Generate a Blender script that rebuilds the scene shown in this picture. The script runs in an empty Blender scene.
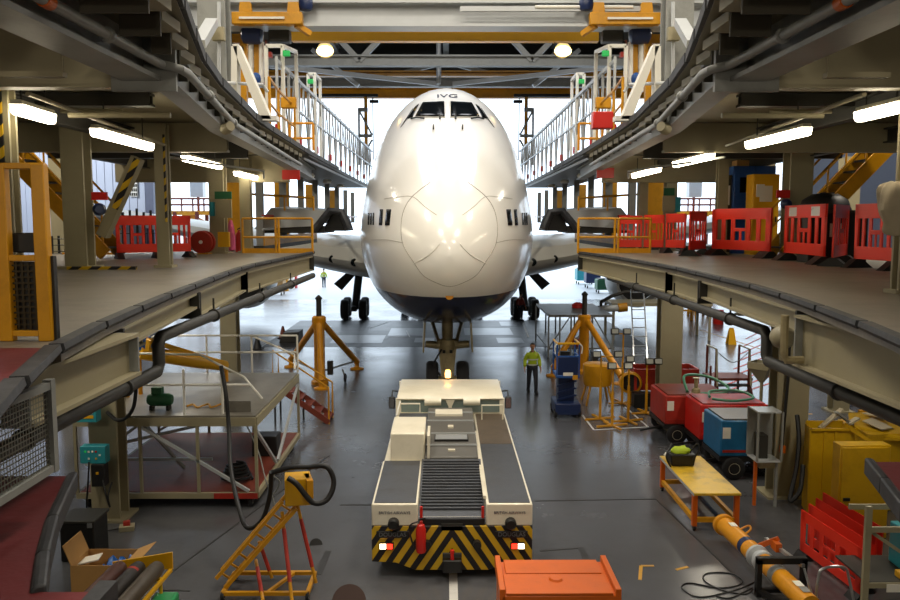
import bpy, bmesh, math, random
from mathutils import Vector, Matrix
from mathutils.bvhtree import BVHTree
random.seed(7)
S = bpy.context.scene
COL = S.collection
PI = math.pi
V = Vector
# ---------------------------------------------------------------- camera
H = 6.0
F = 800.0
cam_d = bpy.data.cameras.new('camera'); cam = bpy.data.objects.new('camera', cam_d); COL.objects.link(cam)
cam.location = (0, 0, H)
cam.rotation_euler = (PI/2 - math.atan(78/F), 0, -math.atan(4/F))
cam_d.sensor_width = 36; cam_d.lens = F/900*36; cam_d.clip_end = 2000; cam_d.clip_start = .05
S.camera = cam
CR = cam.rotation_euler.to_matrix()
def ray(px, py): return (CR @ V(((px-450)/F, -(py-300)/F, -1))).normalized()
def at(px, py, Y):
    d = ray(px, py); k = Y/d.y
    return V((d.x*k, Y, H + d.z*k))
def on(px, py, z=0.0):
    d = ray(px, py); k = (z-H)/d.z
    return V((d.x*k, d.y*k, z))
# ---------------------------------------------------------------- materials
def lin(h):
    h = h.lstrip('#'); o = []
    for i in (0, 2, 4):
        c = int(h[i:i+2], 16)/255
        o.append(c/12.92 if c <= .04045 else ((c+.055)/1.055)**2.4)
    return (*o, 1)
MATS = {}
def mat(name, h, rough=.5, metal=0, var=.15, scale=3, bump=0, dirt=None, dirt_amt=.5, coat=0, rvar=.1):
    """painted / worn surface: two noises vary the paint colour and the gloss"""
    if name in MATS: return MATS[name]
    m = bpy.data.materials.new(name); m.use_nodes = True; nt = m.node_tree; N = nt.nodes; L = nt.links
    b = N['Principled BSDF']; b.inputs['Metallic'].default_value = metal
    if coat: b.inputs['Coat Weight'].default_value = coat; b.inputs['Coat Roughness'].default_value = .12
    tc = N.new('ShaderNodeTexCoord')
    n1 = N.new('ShaderNodeTexNoise'); n1.inputs['Scale'].default_value = scale; n1.inputs['Detail'].default_value = 6; n1.inputs['Roughness'].default_value = .65
    L.new(tc.outputs['Object'], n1.inputs['Vector'])
    col = lin(h)
    mx = N.new('ShaderNodeMix'); mx.data_type = 'RGBA'
    mx.inputs['A'].default_value = tuple(c*(1-var) for c in col[:3]) + (1,)
    mx.inputs['B'].default_value = tuple(min(1, c*(1+var)) for c in col[:3]) + (1,)
    L.new(n1.outputs['Fac'], mx.inputs['Factor'])
    last = mx.outputs['Result']
    if dirt:
        n2 = N.new('ShaderNodeTexNoise'); n2.inputs['Scale'].default_value = scale*.6; n2.inputs['Detail'].default_value = 9; n2.inputs['Roughness'].default_value = .75
        L.new(tc.outputs['Object'], n2.inputs['Vector'])
        r = N.new('ShaderNodeValToRGB'); r.color_ramp.elements[0].position = .48; r.color_ramp.elements[1].position = .68
        r.color_ramp.elements[1].color = (dirt_amt,)*3 + (1,)
        L.new(n2.outputs['Fac'], r.inputs['Fac'])
        m2 = N.new('ShaderNodeMix'); m2.data_type = 'RGBA'; L.new(r.outputs['Color'], m2.inputs['Factor'])
        L.new(last, m2.inputs['A']); m2.inputs['B'].default_value = lin(dirt); last = m2.outputs['Result']
    L.new(last, b.inputs['Base Color'])
    mr = N.new('ShaderNodeMapRange'); mr.inputs['To Min'].default_value = max(.03, rough-rvar); mr.inputs['To Max'].default_value = min(1, rough+rvar)
    L.new(n1.outputs['Fac'], mr.inputs['Value']); L.new(mr.outputs['Result'], b.inputs['Roughness'])
    if bump:
        bp = N.new('ShaderNodeBump'); bp.inputs['Strength'].default_value = bump; bp.inputs['Distance'].default_value = .02
        n3 = N.new('ShaderNodeTexNoise'); n3.inputs['Scale'].default_value = scale*8; L.new(tc.outputs['Object'], n3.inputs['Vector'])
        L.new(n3.outputs['Fac'], bp.inputs['Height']); L.new(bp.outputs['Normal'], b.inputs['Normal'])
    MATS[name] = m; return m
def emit(name, h, strength):
    if name in MATS: return MATS[name]
    m = bpy.data.materials.new(name); m.use_nodes = True; b = m.node_tree.nodes['Principled BSDF']
    b.inputs['Base Color'].default_value = lin(h); b.inputs['Emission Color'].default_value = lin(h); b.inputs['Emission Strength'].default_value = strength
    MATS[name] = m; return m
def glass(name, h, rough=.05):
    if name in MATS: return MATS[name]
    m = bpy.data.materials.new(name); m.use_nodes = True; b = m.node_tree.nodes['Principled BSDF']
    b.inputs['Base Color'].default_value = lin(h); b.inputs['Roughness'].default_value = rough; b.inputs['Transmission Weight'].default_value = .6; b.inputs['IOR'].default_value = 1.3
    MATS[name] = m; return m
def stripes(name, h1, h2, kx, ky, kz, period, mirror=False, rough=.45):
    """diagonal hazard stripes painted on a panel"""
    if name in MATS: return MATS[name]
    m = mat(name, h1, rough); nt = m.node_tree; N = nt.nodes; L = nt.links; b = N['Principled BSDF']
    tc = N.new('ShaderNodeTexCoord'); sp = N.new('ShaderNodeSeparateXYZ'); L.new(tc.outputs['Object'], sp.inputs[0])
    def M(op, a, c):
        n = N.new('ShaderNodeMath'); n.operation = op
        for i, x in enumerate((a, c)):
            if x is None: continue
            if isinstance(x, (int, float)): n.inputs[i].default_value = x
            else: L.new(x, n.inputs[i])
        return n.outputs[0]
    x = sp.outputs[0]
    if mirror: x = M('ABSOLUTE', x, None)
    s = M('ADD', M('ADD', M('MULTIPLY', x, kx), M('MULTIPLY', sp.outputs[1], ky)), M('MULTIPLY', sp.outputs[2], kz))
    fr = M('FRACT', M('ADD', M('DIVIDE', s, period), 50.0), None)
    st = M('GREATER_THAN', fr, .5)
    old = b.inputs['Base Color'].links[0].from_socket
    mx = N.new('ShaderNodeMix'); mx.data_type = 'RGBA'; L.new(st, mx.inputs['Factor']); L.new(old, mx.inputs['A']); mx.inputs['B'].default_value = lin(h2)
    L.new(mx.outputs['Result'], b.inputs['Base Color'])
    return m
def mesh_wire(name, h, pitch=.05, wire=.22):
    """woven wire mesh: only the wires are solid"""
    if name in MATS: return MATS[name]
    m = mat(name, h, .45, .6); nt = m.node_tree; N = nt.nodes; L = nt.links; b = N['Principled BSDF']
    tc = N.new('ShaderNodeTexCoord'); sp = N.new('ShaderNodeSeparateXYZ'); L.new(tc.outputs['Object'], sp.inputs[0])
    def M(op, a, c=None):
        n = N.new('ShaderNodeMath'); n.operation = op
        for i, x in enumerate((a, c)):
            if x is None: continue
            if isinstance(x, (int, float)): n.inputs[i].default_value = x
            else: L.new(x, n.inputs[i])
        return n.outputs[0]
    u = M('ADD', sp.outputs[0], sp.outputs[1])
    a1 = M('LESS_THAN', M('FRACT', M('ADD', M('DIVIDE', u, pitch), 900)), wire)
    a2 = M('LESS_THAN', M('FRACT', M('ADD', M('DIVIDE', sp.outputs[2], pitch), 900)), wire)
    L.new(M('MAXIMUM', a1, a2), b.inputs['Alpha'])
    return m
# ---------------------------------------------------------------- mesh builder
class MB:
    def __init__(s): s.v = []; s.f = []
    def add(s, vs, fs):
        b = len(s.v); s.v += [V(p) for p in vs]; s.f += [tuple(b+i for i in f) for f in fs]; return s
    def box(s, c, d, rz=0, rot=None):
        R = rot if rot is not None else Matrix.Rotation(rz, 3, 'Z')
        c = V(c); hx, hy, hz = d[0]/2, d[1]/2, d[2]/2
        vs = [c + R @ V((x*hx, y*hy, z*hz)) for x in (-1, 1) for y in (-1, 1) for z in (-1, 1)]
        return s.add(vs, [(0, 1, 3, 2), (4, 6, 7, 5), (0, 4, 5, 1), (2, 3, 7, 6), (0, 2, 6, 4), (1, 5, 7, 3)])
    def b2(s, x0, x1, y0, y1, z0, z1): return s.box(((x0+x1)/2, (y0+y1)/2, (z0+z1)/2), (abs(x1-x0), abs(y1-y0), abs(z1-z0)))
    def ext(s, prof, p, q, up=(0, 0, 1)):
        """extrude a closed 2-D profile (right, up) from p to q"""
        p = V(p); q = V(q); d = (q-p).normalized(); up = V(up)
        if abs(d.dot(up)) > .99: up = V((0, 1, 0))
        r = d.cross(up).normalized(); u = r.cross(d)
        n = len(prof)
        vs = [p + r*a + u*b for a, b in prof] + [q + r*a + u*b for a, b in prof]
        fs = [(i, (i+1) % n, n+(i+1) % n, n+i) for i in range(n)]
        return s.add(vs, fs + [tuple(range(n-1, -1, -1)), tuple(range(n, 2*n))])
    def bar(s, p, q, w, h=None, up=(0, 0, 1)):
        h = w if h is None else h
        return s.ext([(-w/2, -h/2), (w/2, -h/2), (w/2, h/2), (-w/2, h/2)], p, q, up)
    def ibeam(s, p, q, w, h, t=.03, up=(0, 0, 1)):
        a, b, c = w/2, h/2, t/2
        return s.ext([(-a, -b), (a, -b), (a, -b+t), (c, -b+t), (c, b-t), (a, b-t), (a, b), (-a, b), (-a, b-t), (-c, b-t), (-c, -b+t), (-a, -b+t)], p, q, up)
    def tube(s, pts, r, n=8, closed=False):
        pts = [V(p) for p in pts]; m = len(pts); rings = []
        rr = r if isinstance(r, (list, tuple)) else [r]*m
        pu = None
        for i in range(m):
            if closed: d = pts[(i+1) % m] - pts[i-1]
            else: d = pts[min(i+1, m-1)] - pts[max(i-1, 0)]
            d.normalize()
            if pu is None:
                pu = V((0, 0, 1)) if abs(d.z) < .9 else V((0, 1, 0))
            u = (pu - d*pu.dot(d))
            if u.length < 1e-4: u = V((1, 0, 0)) - d*d.x
            u.normalize(); pu = u; w = d.cross(u)
            rings.append([pts[i] + (u*math.cos(2*PI*k/n) + w*math.sin(2*PI*k/n))*rr[i] for k in range(n)])
        vs = [p for g in rings for p in g]; fs = []
        for i in range(m if closed else m-1):
            j = (i+1) % m
            for k in range(n): fs.append((i*n+k, i*n+(k+1) % n, j*n+(k+1) % n, j*n+k))
        if not closed: fs += [tuple(range(n-1, -1, -1)), tuple((m-1)*n+k for k in range(n))]
        return s.add(vs, fs)
    def cyl(s, p, q, r, r2=None, n=16): return s.tube([p, q], [r, r if r2 is None else r2], n)
    def lathe(s, prof, o=(0, 0, 0), axis=(0, 0, 1), n=24, cap=True):
        o = V(o); a = V(axis).normalized(); u = V((1, 0, 0)) if abs(a.x) < .9 else V((0, 1, 0)); u = (u - a*u.dot(a)).normalized(); w = a.cross(u)
        vs = []; m = len(prof)
        for r, z in prof: vs += [o + a*z + (u*math.cos(2*PI*k/n) + w*math.sin(2*PI*k/n))*r for k in range(n)]
        fs = [(i*n+k, i*n+(k+1) % n, (i+1)*n+(k+1) % n, (i+1)*n+k) for i in range(m-1) for k in range(n)]
        if cap: fs += [tuple(range(n-1, -1, -1)), tuple((m-1)*n+k for k in range(n))]
        return s.add(vs, fs)
    def poly(s, pts, dz):
        """a horizontal polygon given thickness dz (downwards)"""
        n = len(pts); t = [V(p) for p in pts]; b = [p - V((0, 0, dz)) for p in t]
        return s.add(t + b, [tuple(range(n)), tuple(range(2*n-1, n-1, -1))] + [(i, n+i, n+(i+1) % n, (i+1) % n) for i in range(n)])
    def slab(s, pts, off):
        """a polygon with thickness along vector off"""
        n = len(pts); t = [V(p) for p in pts]; b = [p + V(off) for p in t]
        return s.add(t + b, [tuple(range(n)), tuple(range(2*n-1, n-1, -1))] + [(i, n+i, n+(i+1) % n, (i+1) % n) for i in range(n)])
    def ball(s, c, r, n=12, sc=(1, 1, 1)):
        c = V(c); vs = []; m = n//2
        for i in range(m+1):
            t = PI*i/m
            for k in range(n): vs.append(c + V((r*sc[0]*math.sin(t)*math.cos(2*PI*k/n), r*sc[1]*math.sin(t)*math.sin(2*PI*k/n), r*sc[2]*math.cos(t))))
        return s.add(vs, [(i*n+k, (i+1)*n+k, (i+1)*n+(k+1) % n, i*n+(k+1) % n) for i in range(m) for k in range(n)])
    def build(s, name, m, parent=None, bevel=0, smooth=True, seg=2, sub=0):
        me = bpy.data.meshes.new(name)
        off = parent.matrix_world.translation if parent is not None else V((0, 0, 0))
        if parent is not None:
            off = V(parent.location); pp = parent.parent
            while pp is not None: off += V(pp.location); pp = pp.parent
        me.from_pydata([tuple(p - off) for p in s.v], [], s.f); me.update()
        bm = bmesh.new(); bm.from_mesh(me); bmesh.ops.remove_doubles(bm, verts=bm.verts, dist=1e-5); bmesh.ops.recalc_face_normals(bm, faces=bm.faces); bm.to_mesh(me); bm.free()
        if smooth:
            me.polygons.foreach_set('use_smooth', [True]*len(me.polygons)); me.set_sharp_from_angle(angle=math.radians(38))
        me.materials.append(MATS[m] if isinstance(m, str) else m)
        o = bpy.data.objects.new(name, me); COL.objects.link(o)
        if parent is not None: o.parent = parent
        if bevel:
            md = o.modifiers.new('edge', 'BEVEL'); md.width = bevel; md.segments = seg; md.limit_method = 'ANGLE'; md.angle_limit = math.radians(40)
        if sub:
            md = o.modifiers.new('sub', 'SUBSURF'); md.levels = sub; md.render_levels = sub
        return o
def tag(o, label, cat, group=None):
    o['label'] = label; o['category'] = cat
    if group: o['group'] = group
    return o
def thing(name, label, cat, loc=(0, 0, 0), group=None):
    o = bpy.data.objects.new(name, None); o.location = loc; o.empty_display_size = .1; COL.objects.link(o)
    return tag(o, label, cat, group)
def solo(name, mb, m, label, cat, group=None, **k): return tag(mb.build(name, m, **k), label, cat, group)
def struct(name, mb, m, **k):
    o = mb.build(name, m, **k); o['kind'] = 'structure'; return o
def dup(root, loc=None, rz=None, label=None, scale=None):
    r = root.copy(); COL.objects.link(r)
    if loc is not None: r.location = loc
    if rz is not None: r.rotation_euler = (0, 0, rz)
    if scale is not None: r.scale = scale
    if label: r['label'] = label
    for ch in list(root.children):
        c = ch.copy(); COL.objects.link(c); c.parent = r
        for g in list(ch.children):
            d = g.copy(); COL.objects.link(d); d.parent = c
    return r
def text(body, size, m, parent, loc, rot, name='lettering', ext=.002):
    cu = bpy.data.curves.new(name, 'FONT'); cu.body = body; cu.size = size; cu.align_x = 'CENTER'; cu.align_y = 'CENTER'; cu.extrude = ext
    t = bpy.data.objects.new(name, cu); COL.objects.link(t); bpy.context.view_layer.update()
    me = bpy.data.meshes.new_from_object(t.evaluated_get(bpy.context.evaluated_depsgraph_get()))
    COL.objects.unlink(t); bpy.data.objects.remove(t)
    o = bpy.data.objects.new(name, me); COL.objects.link(o); me.materials.clear(); me.materials.append(MATS[m])
    o.parent = parent; o.location = V(loc) - V(parent.location) if parent is not None else V(loc); o.rotation_euler = rot
    return o
def arc(p, n=10): 
    """smooth curve through points"""
    p = [V(q) for q in p]; out = []
    for i in range(len(p)-1):
        a = p[max(i-1, 0)]; b = p[i]; c = p[i+1]; d = p[min(i+2, len(p)-1)]
        for k in range(n):
            t = k/n
            out.append(.5*((2*b) + (c-a)*t + (2*a-5*b+4*c-d)*t*t + (3*b-a-3*c+d)*t**3))
    return out + [p[-1]]
# palette
mat('cream_steel', '#958d72', .5, 0, .12, 2, dirt='#8a8068', dirt_amt=.35)
mat('grey_steel', '#8f918e', .45, .1, .12, 2, dirt='#5f6060', dirt_amt=.4)
mat('pale_steel', '#b4b8bb', .42, .15, .1, 2)
mat('dark_steel', '#34332f', .55, .2, .2, 3)
mat('ceiling_olive', '#7a725a', .6, 0, .2, 2)
mat('ceiling_dark', '#4b473c', .7, 0, .2, 2)
mat('deck_grey', '#71695c', .48, 0, .2, 1.5, .15, dirt='#4e4942', dirt_amt=.6)
mat('deck_red', '#5e1a1d', .55, 0, .2, 2, .15, dirt='#4a1a1a', dirt_amt=.5)
mat('rubber', '#26272a', .6, 0, .3, 5, dirt='#55555a', dirt_amt=.4)
mat('black', '#141414', .5, 0, .2, 5)
mat('yellow', '#c88d0a', .42, 0, .12, 3, dirt='#6b4a10', dirt_amt=.35)
mat('yellow_clean', '#d9a20d', .4, 0, .1, 3)
mat('yellow_bin', '#c49a08', .45, 0, .12, 2, dirt='#7a5d12', dirt_amt=.35)
mat('amber', '#d9920a', .38, 0, .1, 3, dirt='#7a4a10', dirt_amt=.3)
mat('red', '#c8231b', .38, 0, .1, 3)
mat('red_barrier', '#e4321e', .36, 0, .08, 2)
mat('red_dull', '#a82a1c', .5, 0, .2, 3, dirt='#55150f', dirt_amt=.4)
mat('rust_red', '#74301f', .6, 0, .3, 2, dirt='#4a2418', dirt_amt=.6)
mat('orange', '#c95c05', .4, 0, .08, 3, dirt='#8a3a0c', dirt_amt=.25)
mat('blue', '#1f4f96', .42, 0, .12, 3)
mat('blue_dark', '#10244f', .42, 0, .15, 3)
mat('blue_cart', '#1d6a9c', .42, 0, .15, 3, dirt='#14415f', dirt_amt=.4)
mat('teal', '#2b8f9c', .42, 0, .1, 3)
mat('green', '#1e8f4e', .42, 0, .1, 3)
mat('green_dark', '#1f5a3a', .5, 0, .15, 3)
mat('white', '#e4e2da', .38, 0, .06, 3)
mat('white_tug', '#e6dfcb', .33, 0, .06, 2, dirt='#b3a88c', dirt_amt=.3, coat=.3)
mat('tug_top', '#3d4046', .5, 0, .2, 4, .2, dirt='#33302b', dirt_amt=.6)
mat('tug_stain', '#54483a', .5, 0, .3, 3, .2, dirt='#33302b', dirt_amt=.6)
mat('tug_hood', '#575550', .45, 0, .15, 3)
mat('tyre', '#17171a', .75, 0, .2, 6)
mat('wood_ply', '#b08a55', .6, 0, .2, 3)
mat('cardboard', '#b98d52', .7, 0, .1, 3)
mat('hub', '#c9c2a8', .45, .2, .1, 3)
mat('cable_black', '#101012', .5, 0, .1, 5)
mat('hose_green', '#4f8f74', .45, 0, .1, 5)
mat('alu', '#b7b9ba', .3, .8, .1, 4)
mat('gear_metal', '#b0a27c', .45, .3, .25, 5, dirt='#4a4232', dirt_amt=.5)
mat('cloth', '#b7ab94', .85, 0, .2, 6)
mat('platform_ply', '#77736a', .42, 0, .2, 2, dirt='#46443e', dirt_amt=.5)
mat('cladding', '#aab2c4', .5, 0, .06, 1)
mat('skin', '#b98768', .5, 0, .05, 5)
mat('hivis', '#a9c01c', .6, 0, .1, 8)
mat('trousers', '#20232c', .75, 0, .15, 8)
mat('reflective', '#d8dad8', .3, .2, .05, 8)
mat('hair', '#2a2019', .7, 0, .2, 10)
mat('sign_text', '#e9e4d6', .5, 0, .05, 5)
stripes('hazard', '#caa21a', '#17161a', -1.5, 0, -1, .36, True)
stripes('hazard_column', '#c9a31b', '#15151a', -.7, -.7, 1, .26)
stripes('red_white', '#d8d2c8', '#b8201c', 0, .2, 1, .8)
mesh_wire('wire_mesh', '#77786f', .035, .2)
mesh_wire('wire_mesh_dark', '#3a3222', .045, .3)
emit('tube_light', '#fff0cf', 17)
emit('flood_light', '#ffd27a', 9)
emit('led_green', '#1f9e4c', .5)
emit('tail_white', '#ffe6b8', 8)
emit('tail_red', '#ff2a18', 4)
emit('beacon_orange', '#ffb45a', 7)
glass('dark_glass', '#20282c', .06)
# ---------------------------------------------------------------- world and lamps
W = bpy.data.worlds.new('overcast'); S.world = W; W.use_nodes = True
bg = W.node_tree.nodes['Background']; bg.inputs['Color'].default_value = (.74, .87, 1, 1); bg.inputs['Strength'].default_value = 2.8
def area(name, loc, size, power, color=(1, .93, .82), rot=(0, 0, 0), sy=None):
    l = bpy.data.lights.new(name, 'AREA'); l.energy = power; l.color = color; l.size = size
    if sy: l.shape = 'RECTANGLE'; l.size_y = sy
    o = bpy.data.objects.new(name, l); o.location = loc; o.rotation_euler = rot; COL.objects.link(o); return o
WARM = (1, .9, .74)
for X, Y, p in ((0, -4, 700), (-4.6, 6, 800), (4.6, 6, 800), (-5.2, 13.5, 700), (5.2, 13.5, 700), (0, 18, 700), (-9, 21, 400), (9, 21, 400)):
    area('roof_lamp', (X, Y, 17.5), 2.0, p, WARM)
for X in (-4.5, 0, 4.5): area('roof_lamp', (X, 27.5, 17.8), 3.2, 420, (.96, .97, 1))
for s in (-1, 1):
    for Y in (10, 14, 18.5, 22.5): area('under_dock_fill', (s*7.6, Y, 4.5), .25, 55, (1, .9, .72), (0, 0, 0), 1.5)  # unseen fill lights, added to brighten the floor and gear below the decks
    for X, Y in ((8.5, 30), (14, 20), (14, 34)): area('side_bay_lamp', (s*X, Y, 4.6 if X < 9 else 14), 1.0, 120 if X < 9 else 900, (1, .9, .75))
    for X, Y, p in ((.5, -3.5, 200), (6, -2.0, 190)):
        l = bpy.data.lights.new('dock_fill_light', 'POINT'); l.energy = p; l.color = (1, .88, .68); l.shadow_soft_size = .25  # unseen points added behind the camera to lift the dock beams and fascias
        o = bpy.data.objects.new('dock_fill_light', l); o.location = (s*X, Y, 7.0); COL.objects.link(o)
area('door_fill_light', (-30, 48, 17), 3, 4000, (.9, .95, 1), (math.radians(60), 0, 0)); area('door_fill_light', (32, 48, 17), 3, 700, (.9, .95, 1), (math.radians(60), 0, 0))  # fill lights added out of view to brighten the hangar door leaves
vs = S.view_settings; vs.view_transform = 'Standard'; vs.look = 'None'; vs.exposure = 0; vs.gamma = 1; vs.use_curve_mapping = False
# ================================================================ hangar shell
def plain(name, h, rough, **k): return mat(name, h, rough, **k)
# floor: sealed grey concrete, slightly wet-looking
mf = mat('hangar_floor', '#55565a', .24, 0, .2, .35, .06, dirt='#3a3a3b', dirt_amt=.55, rvar=.12)
struct('floor', MB().b2(-46, 46, -15, 62, -.3, 0), mf)
ap = mat('apron', '#b9bcc0', .45, 0, .08, .2)
struct('ground_apron', MB().b2(-300, 300, 62, 420, -.3, -.005), ap)
mb = MB().b2(-46, 46, -15, 62.6, 19.6, 20)
struct('ceiling', mb, 'ceiling_dark')
struct('wall_left', MB().b2(-46.3, -46, -15, 62, 0, 20), 'cladding')
struct('wall_right', MB().b2(46, 46.3, -15, 62, 0, 20), 'cladding')
struct('wall_back', MB().b2(-46, 46, -15.3, -15, 0, 20), 'ceiling_dark')
struct('wall_front', MB().b2(-46, 46, 62, 62.5, 16.2, 19.6), 'dark_steel')
struct('door_1', MB().b2(-46, -22.2, 61.2, 61.7, 0, 16.2), 'cladding')
struct('door_2', MB().b2(27.5, 46, 61.2, 61.7, 0, 16.2), mat('cladding_grey', '#7d8494', .5, 0, .06, 1))
mb = MB()
for k in range(40): 
    x = -45.7 + k*.6
    if x < -22.4: mb.bar((x, 61.17, .1), (x, 61.17, 16.1), .22, .06, up=(0, 1, 0))
struct('door_1_panel', mb, 'cladding')
struct('door_1_edge_trim', MB().b2(-22.7, -22.1, 61, 61.8, 0, 16.2), mat('edge_blue', '#5a6076', .5))
# floor joints and painted lines
def line(pts, w=.05, m='joint', z=.004):
    mb = MB()
    for p, q in zip(pts[:-1], pts[1:]):
        p = V((p[0], p[1], z)); q = V((q[0], q[1], z)); mb.bar(p, q, w, .006)
    return struct('floor_marking', mb, m)
mat('joint', '#2c2c2d', .6); mat('paint_white', '#c9c8c4', .5, 0, .2, 2, dirt='#77767a', dirt_amt=.5)
mat('paint_red', '#c23a26', .5, 0, .2, 2, dirt='#77706a', dirt_amt=.35); mat('paint_yellow', '#c8962c', .5, 0, .2, 2, dirt='#77706a', dirt_amt=.6)
def px(*p): return [tuple(on(a, b, 0)[:2]) for a, b in p]
line(px((150, 588), (225, 533)), .04); line(px((340, 505), (372, 505)), .04); line(px((535, 501), (656, 499)), .04)
line(px((656, 499), (760, 600)), .04); line(px((225, 533), (330, 455)), .04); line(px((160, 590), (190, 591)), .04)
line(px((581, 548), (600, 585)), .12); line(px((318, 575), (328, 551)), .12); line(px((540, 551), (581, 548)), .05)
line([(.12, 8), (.12, 14)], .14, 'paint_white')
line(px((582, 415), (594, 430), (648, 427), (625, 407)), .06, 'paint_white')
for k in range(9):
    y = 395 - k*7.5
    line(px((722 + k*3, y + 4), (850 - k*6, y - 38 + k*1.6)), .09, 'paint_red')
line(px((700, 330), (770, 352)), .1, 'paint_yellow'); line(px((641, 566), (640, 580)), .06, 'paint_yellow'); line(px((641, 566), (654, 566)), .06, 'paint_yellow')
line(px((676, 570), (688, 567)), .06, 'paint_yellow'); line(px((790, 414), (812, 414)), .08, 'paint_yellow'); line(px((790, 424), (812, 424)), .08, 'paint_yellow')
# the pit cover band across the bay
struct('floor_pit_cover', MB().b2(-8.9, 9.8, 38.2, 48.6, -.02, .004), mat('pit_cover', '#2f3032', .42, .2, .25, 1))
for x0, x1, y0, y1 in ((-5.8, -3.2, 39.4, 42.2), (-3.1, -1.2, 42, 45), (1.0, 3.6, 42.2, 45), (2.6, 3.9, 39.4, 41.2), (5.6, 7.6, 39.6, 42.6), (-7.6, -6.6, 43.5, 46), (-1.6, -.6, 39.6, 41.2), (3.2, 4.4, 46, 48)):
    struct('floor_pit_plate', MB().b2(x0, x1, y0, y1, -.01, .009), mat('pit_plate', '#77797d', .34, .3, .2, 1.5))
line([(-4.4, 45), (-3.4, 48)], .1, 'paint_white', .009); line([(4.3, 41.5), (4.6, 47.5)], .1, 'paint_white', .009); line([(-2.2, 44), (-1.9, 41.5), (-3, 41.5)], .06, 'paint_white', .012)
# steel roof structure above the aircraft
def truss(Y, zt, zb, x0, x1, name='roof_truss_beam', step=4.0):
    mb = MB(); mb.ibeam((x0, Y, zt), (x1, Y, zt), .45, .5, .08); struct(name, mb, 'grey_steel')
    mb = MB(); mb.ibeam((x0, Y, zb), (x1, Y, zb), .45, .5, .08); struct(name, mb, 'grey_steel')
    n = int((x1-x0)/step)
    for k in range(n):
        a = x0 + k*step; zz = (zb, zt) if k % 2 == 0 else (zt, zb)
        struct('roof_truss_beam', MB().bar((a, Y, zz[0]), (a+step, Y, zz[1]), .25), 'grey_steel')
def Z(py, Y): return at(446, py, Y).z
truss(38, Z(61, 38), 17.6, -16, 16, step=4)
truss(50, Z(83, 50), Z(62, 50), -20, 20, step=5)
for x in (-16.2, -8, 0, 8, 16.2):
    struct('ceiling_rafter_beam', MB().ibeam((x, 20, 18.6), (x, 61, 18.6), .4, .6, .07), 'grey_steel')
for s in (-1, 1):
    struct('roof_brace_beam', MB().bar((s*.4, 44, Z(84, 44)), (s*8.6, 40, Z(66, 40)), .22), 'pale_steel')
    struct('roof_brace_beam', MB().bar((s*7.0, 43, Z(50, 43)), (s*4.6, 43, Z(86, 43)), .35, .2), 'pale_steel')
struct('roof_post_beam', MB().cyl((-.35, 40, Z(84, 40)), (-.35, 40, 17.8), .12), 'pale_steel')
# header above the hangar opening
struct('wall_header', MB().b2(-22, 27, 60.5, 61, Z(90, 60.5), Z(60, 60.5)), 'dark_steel')
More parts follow.
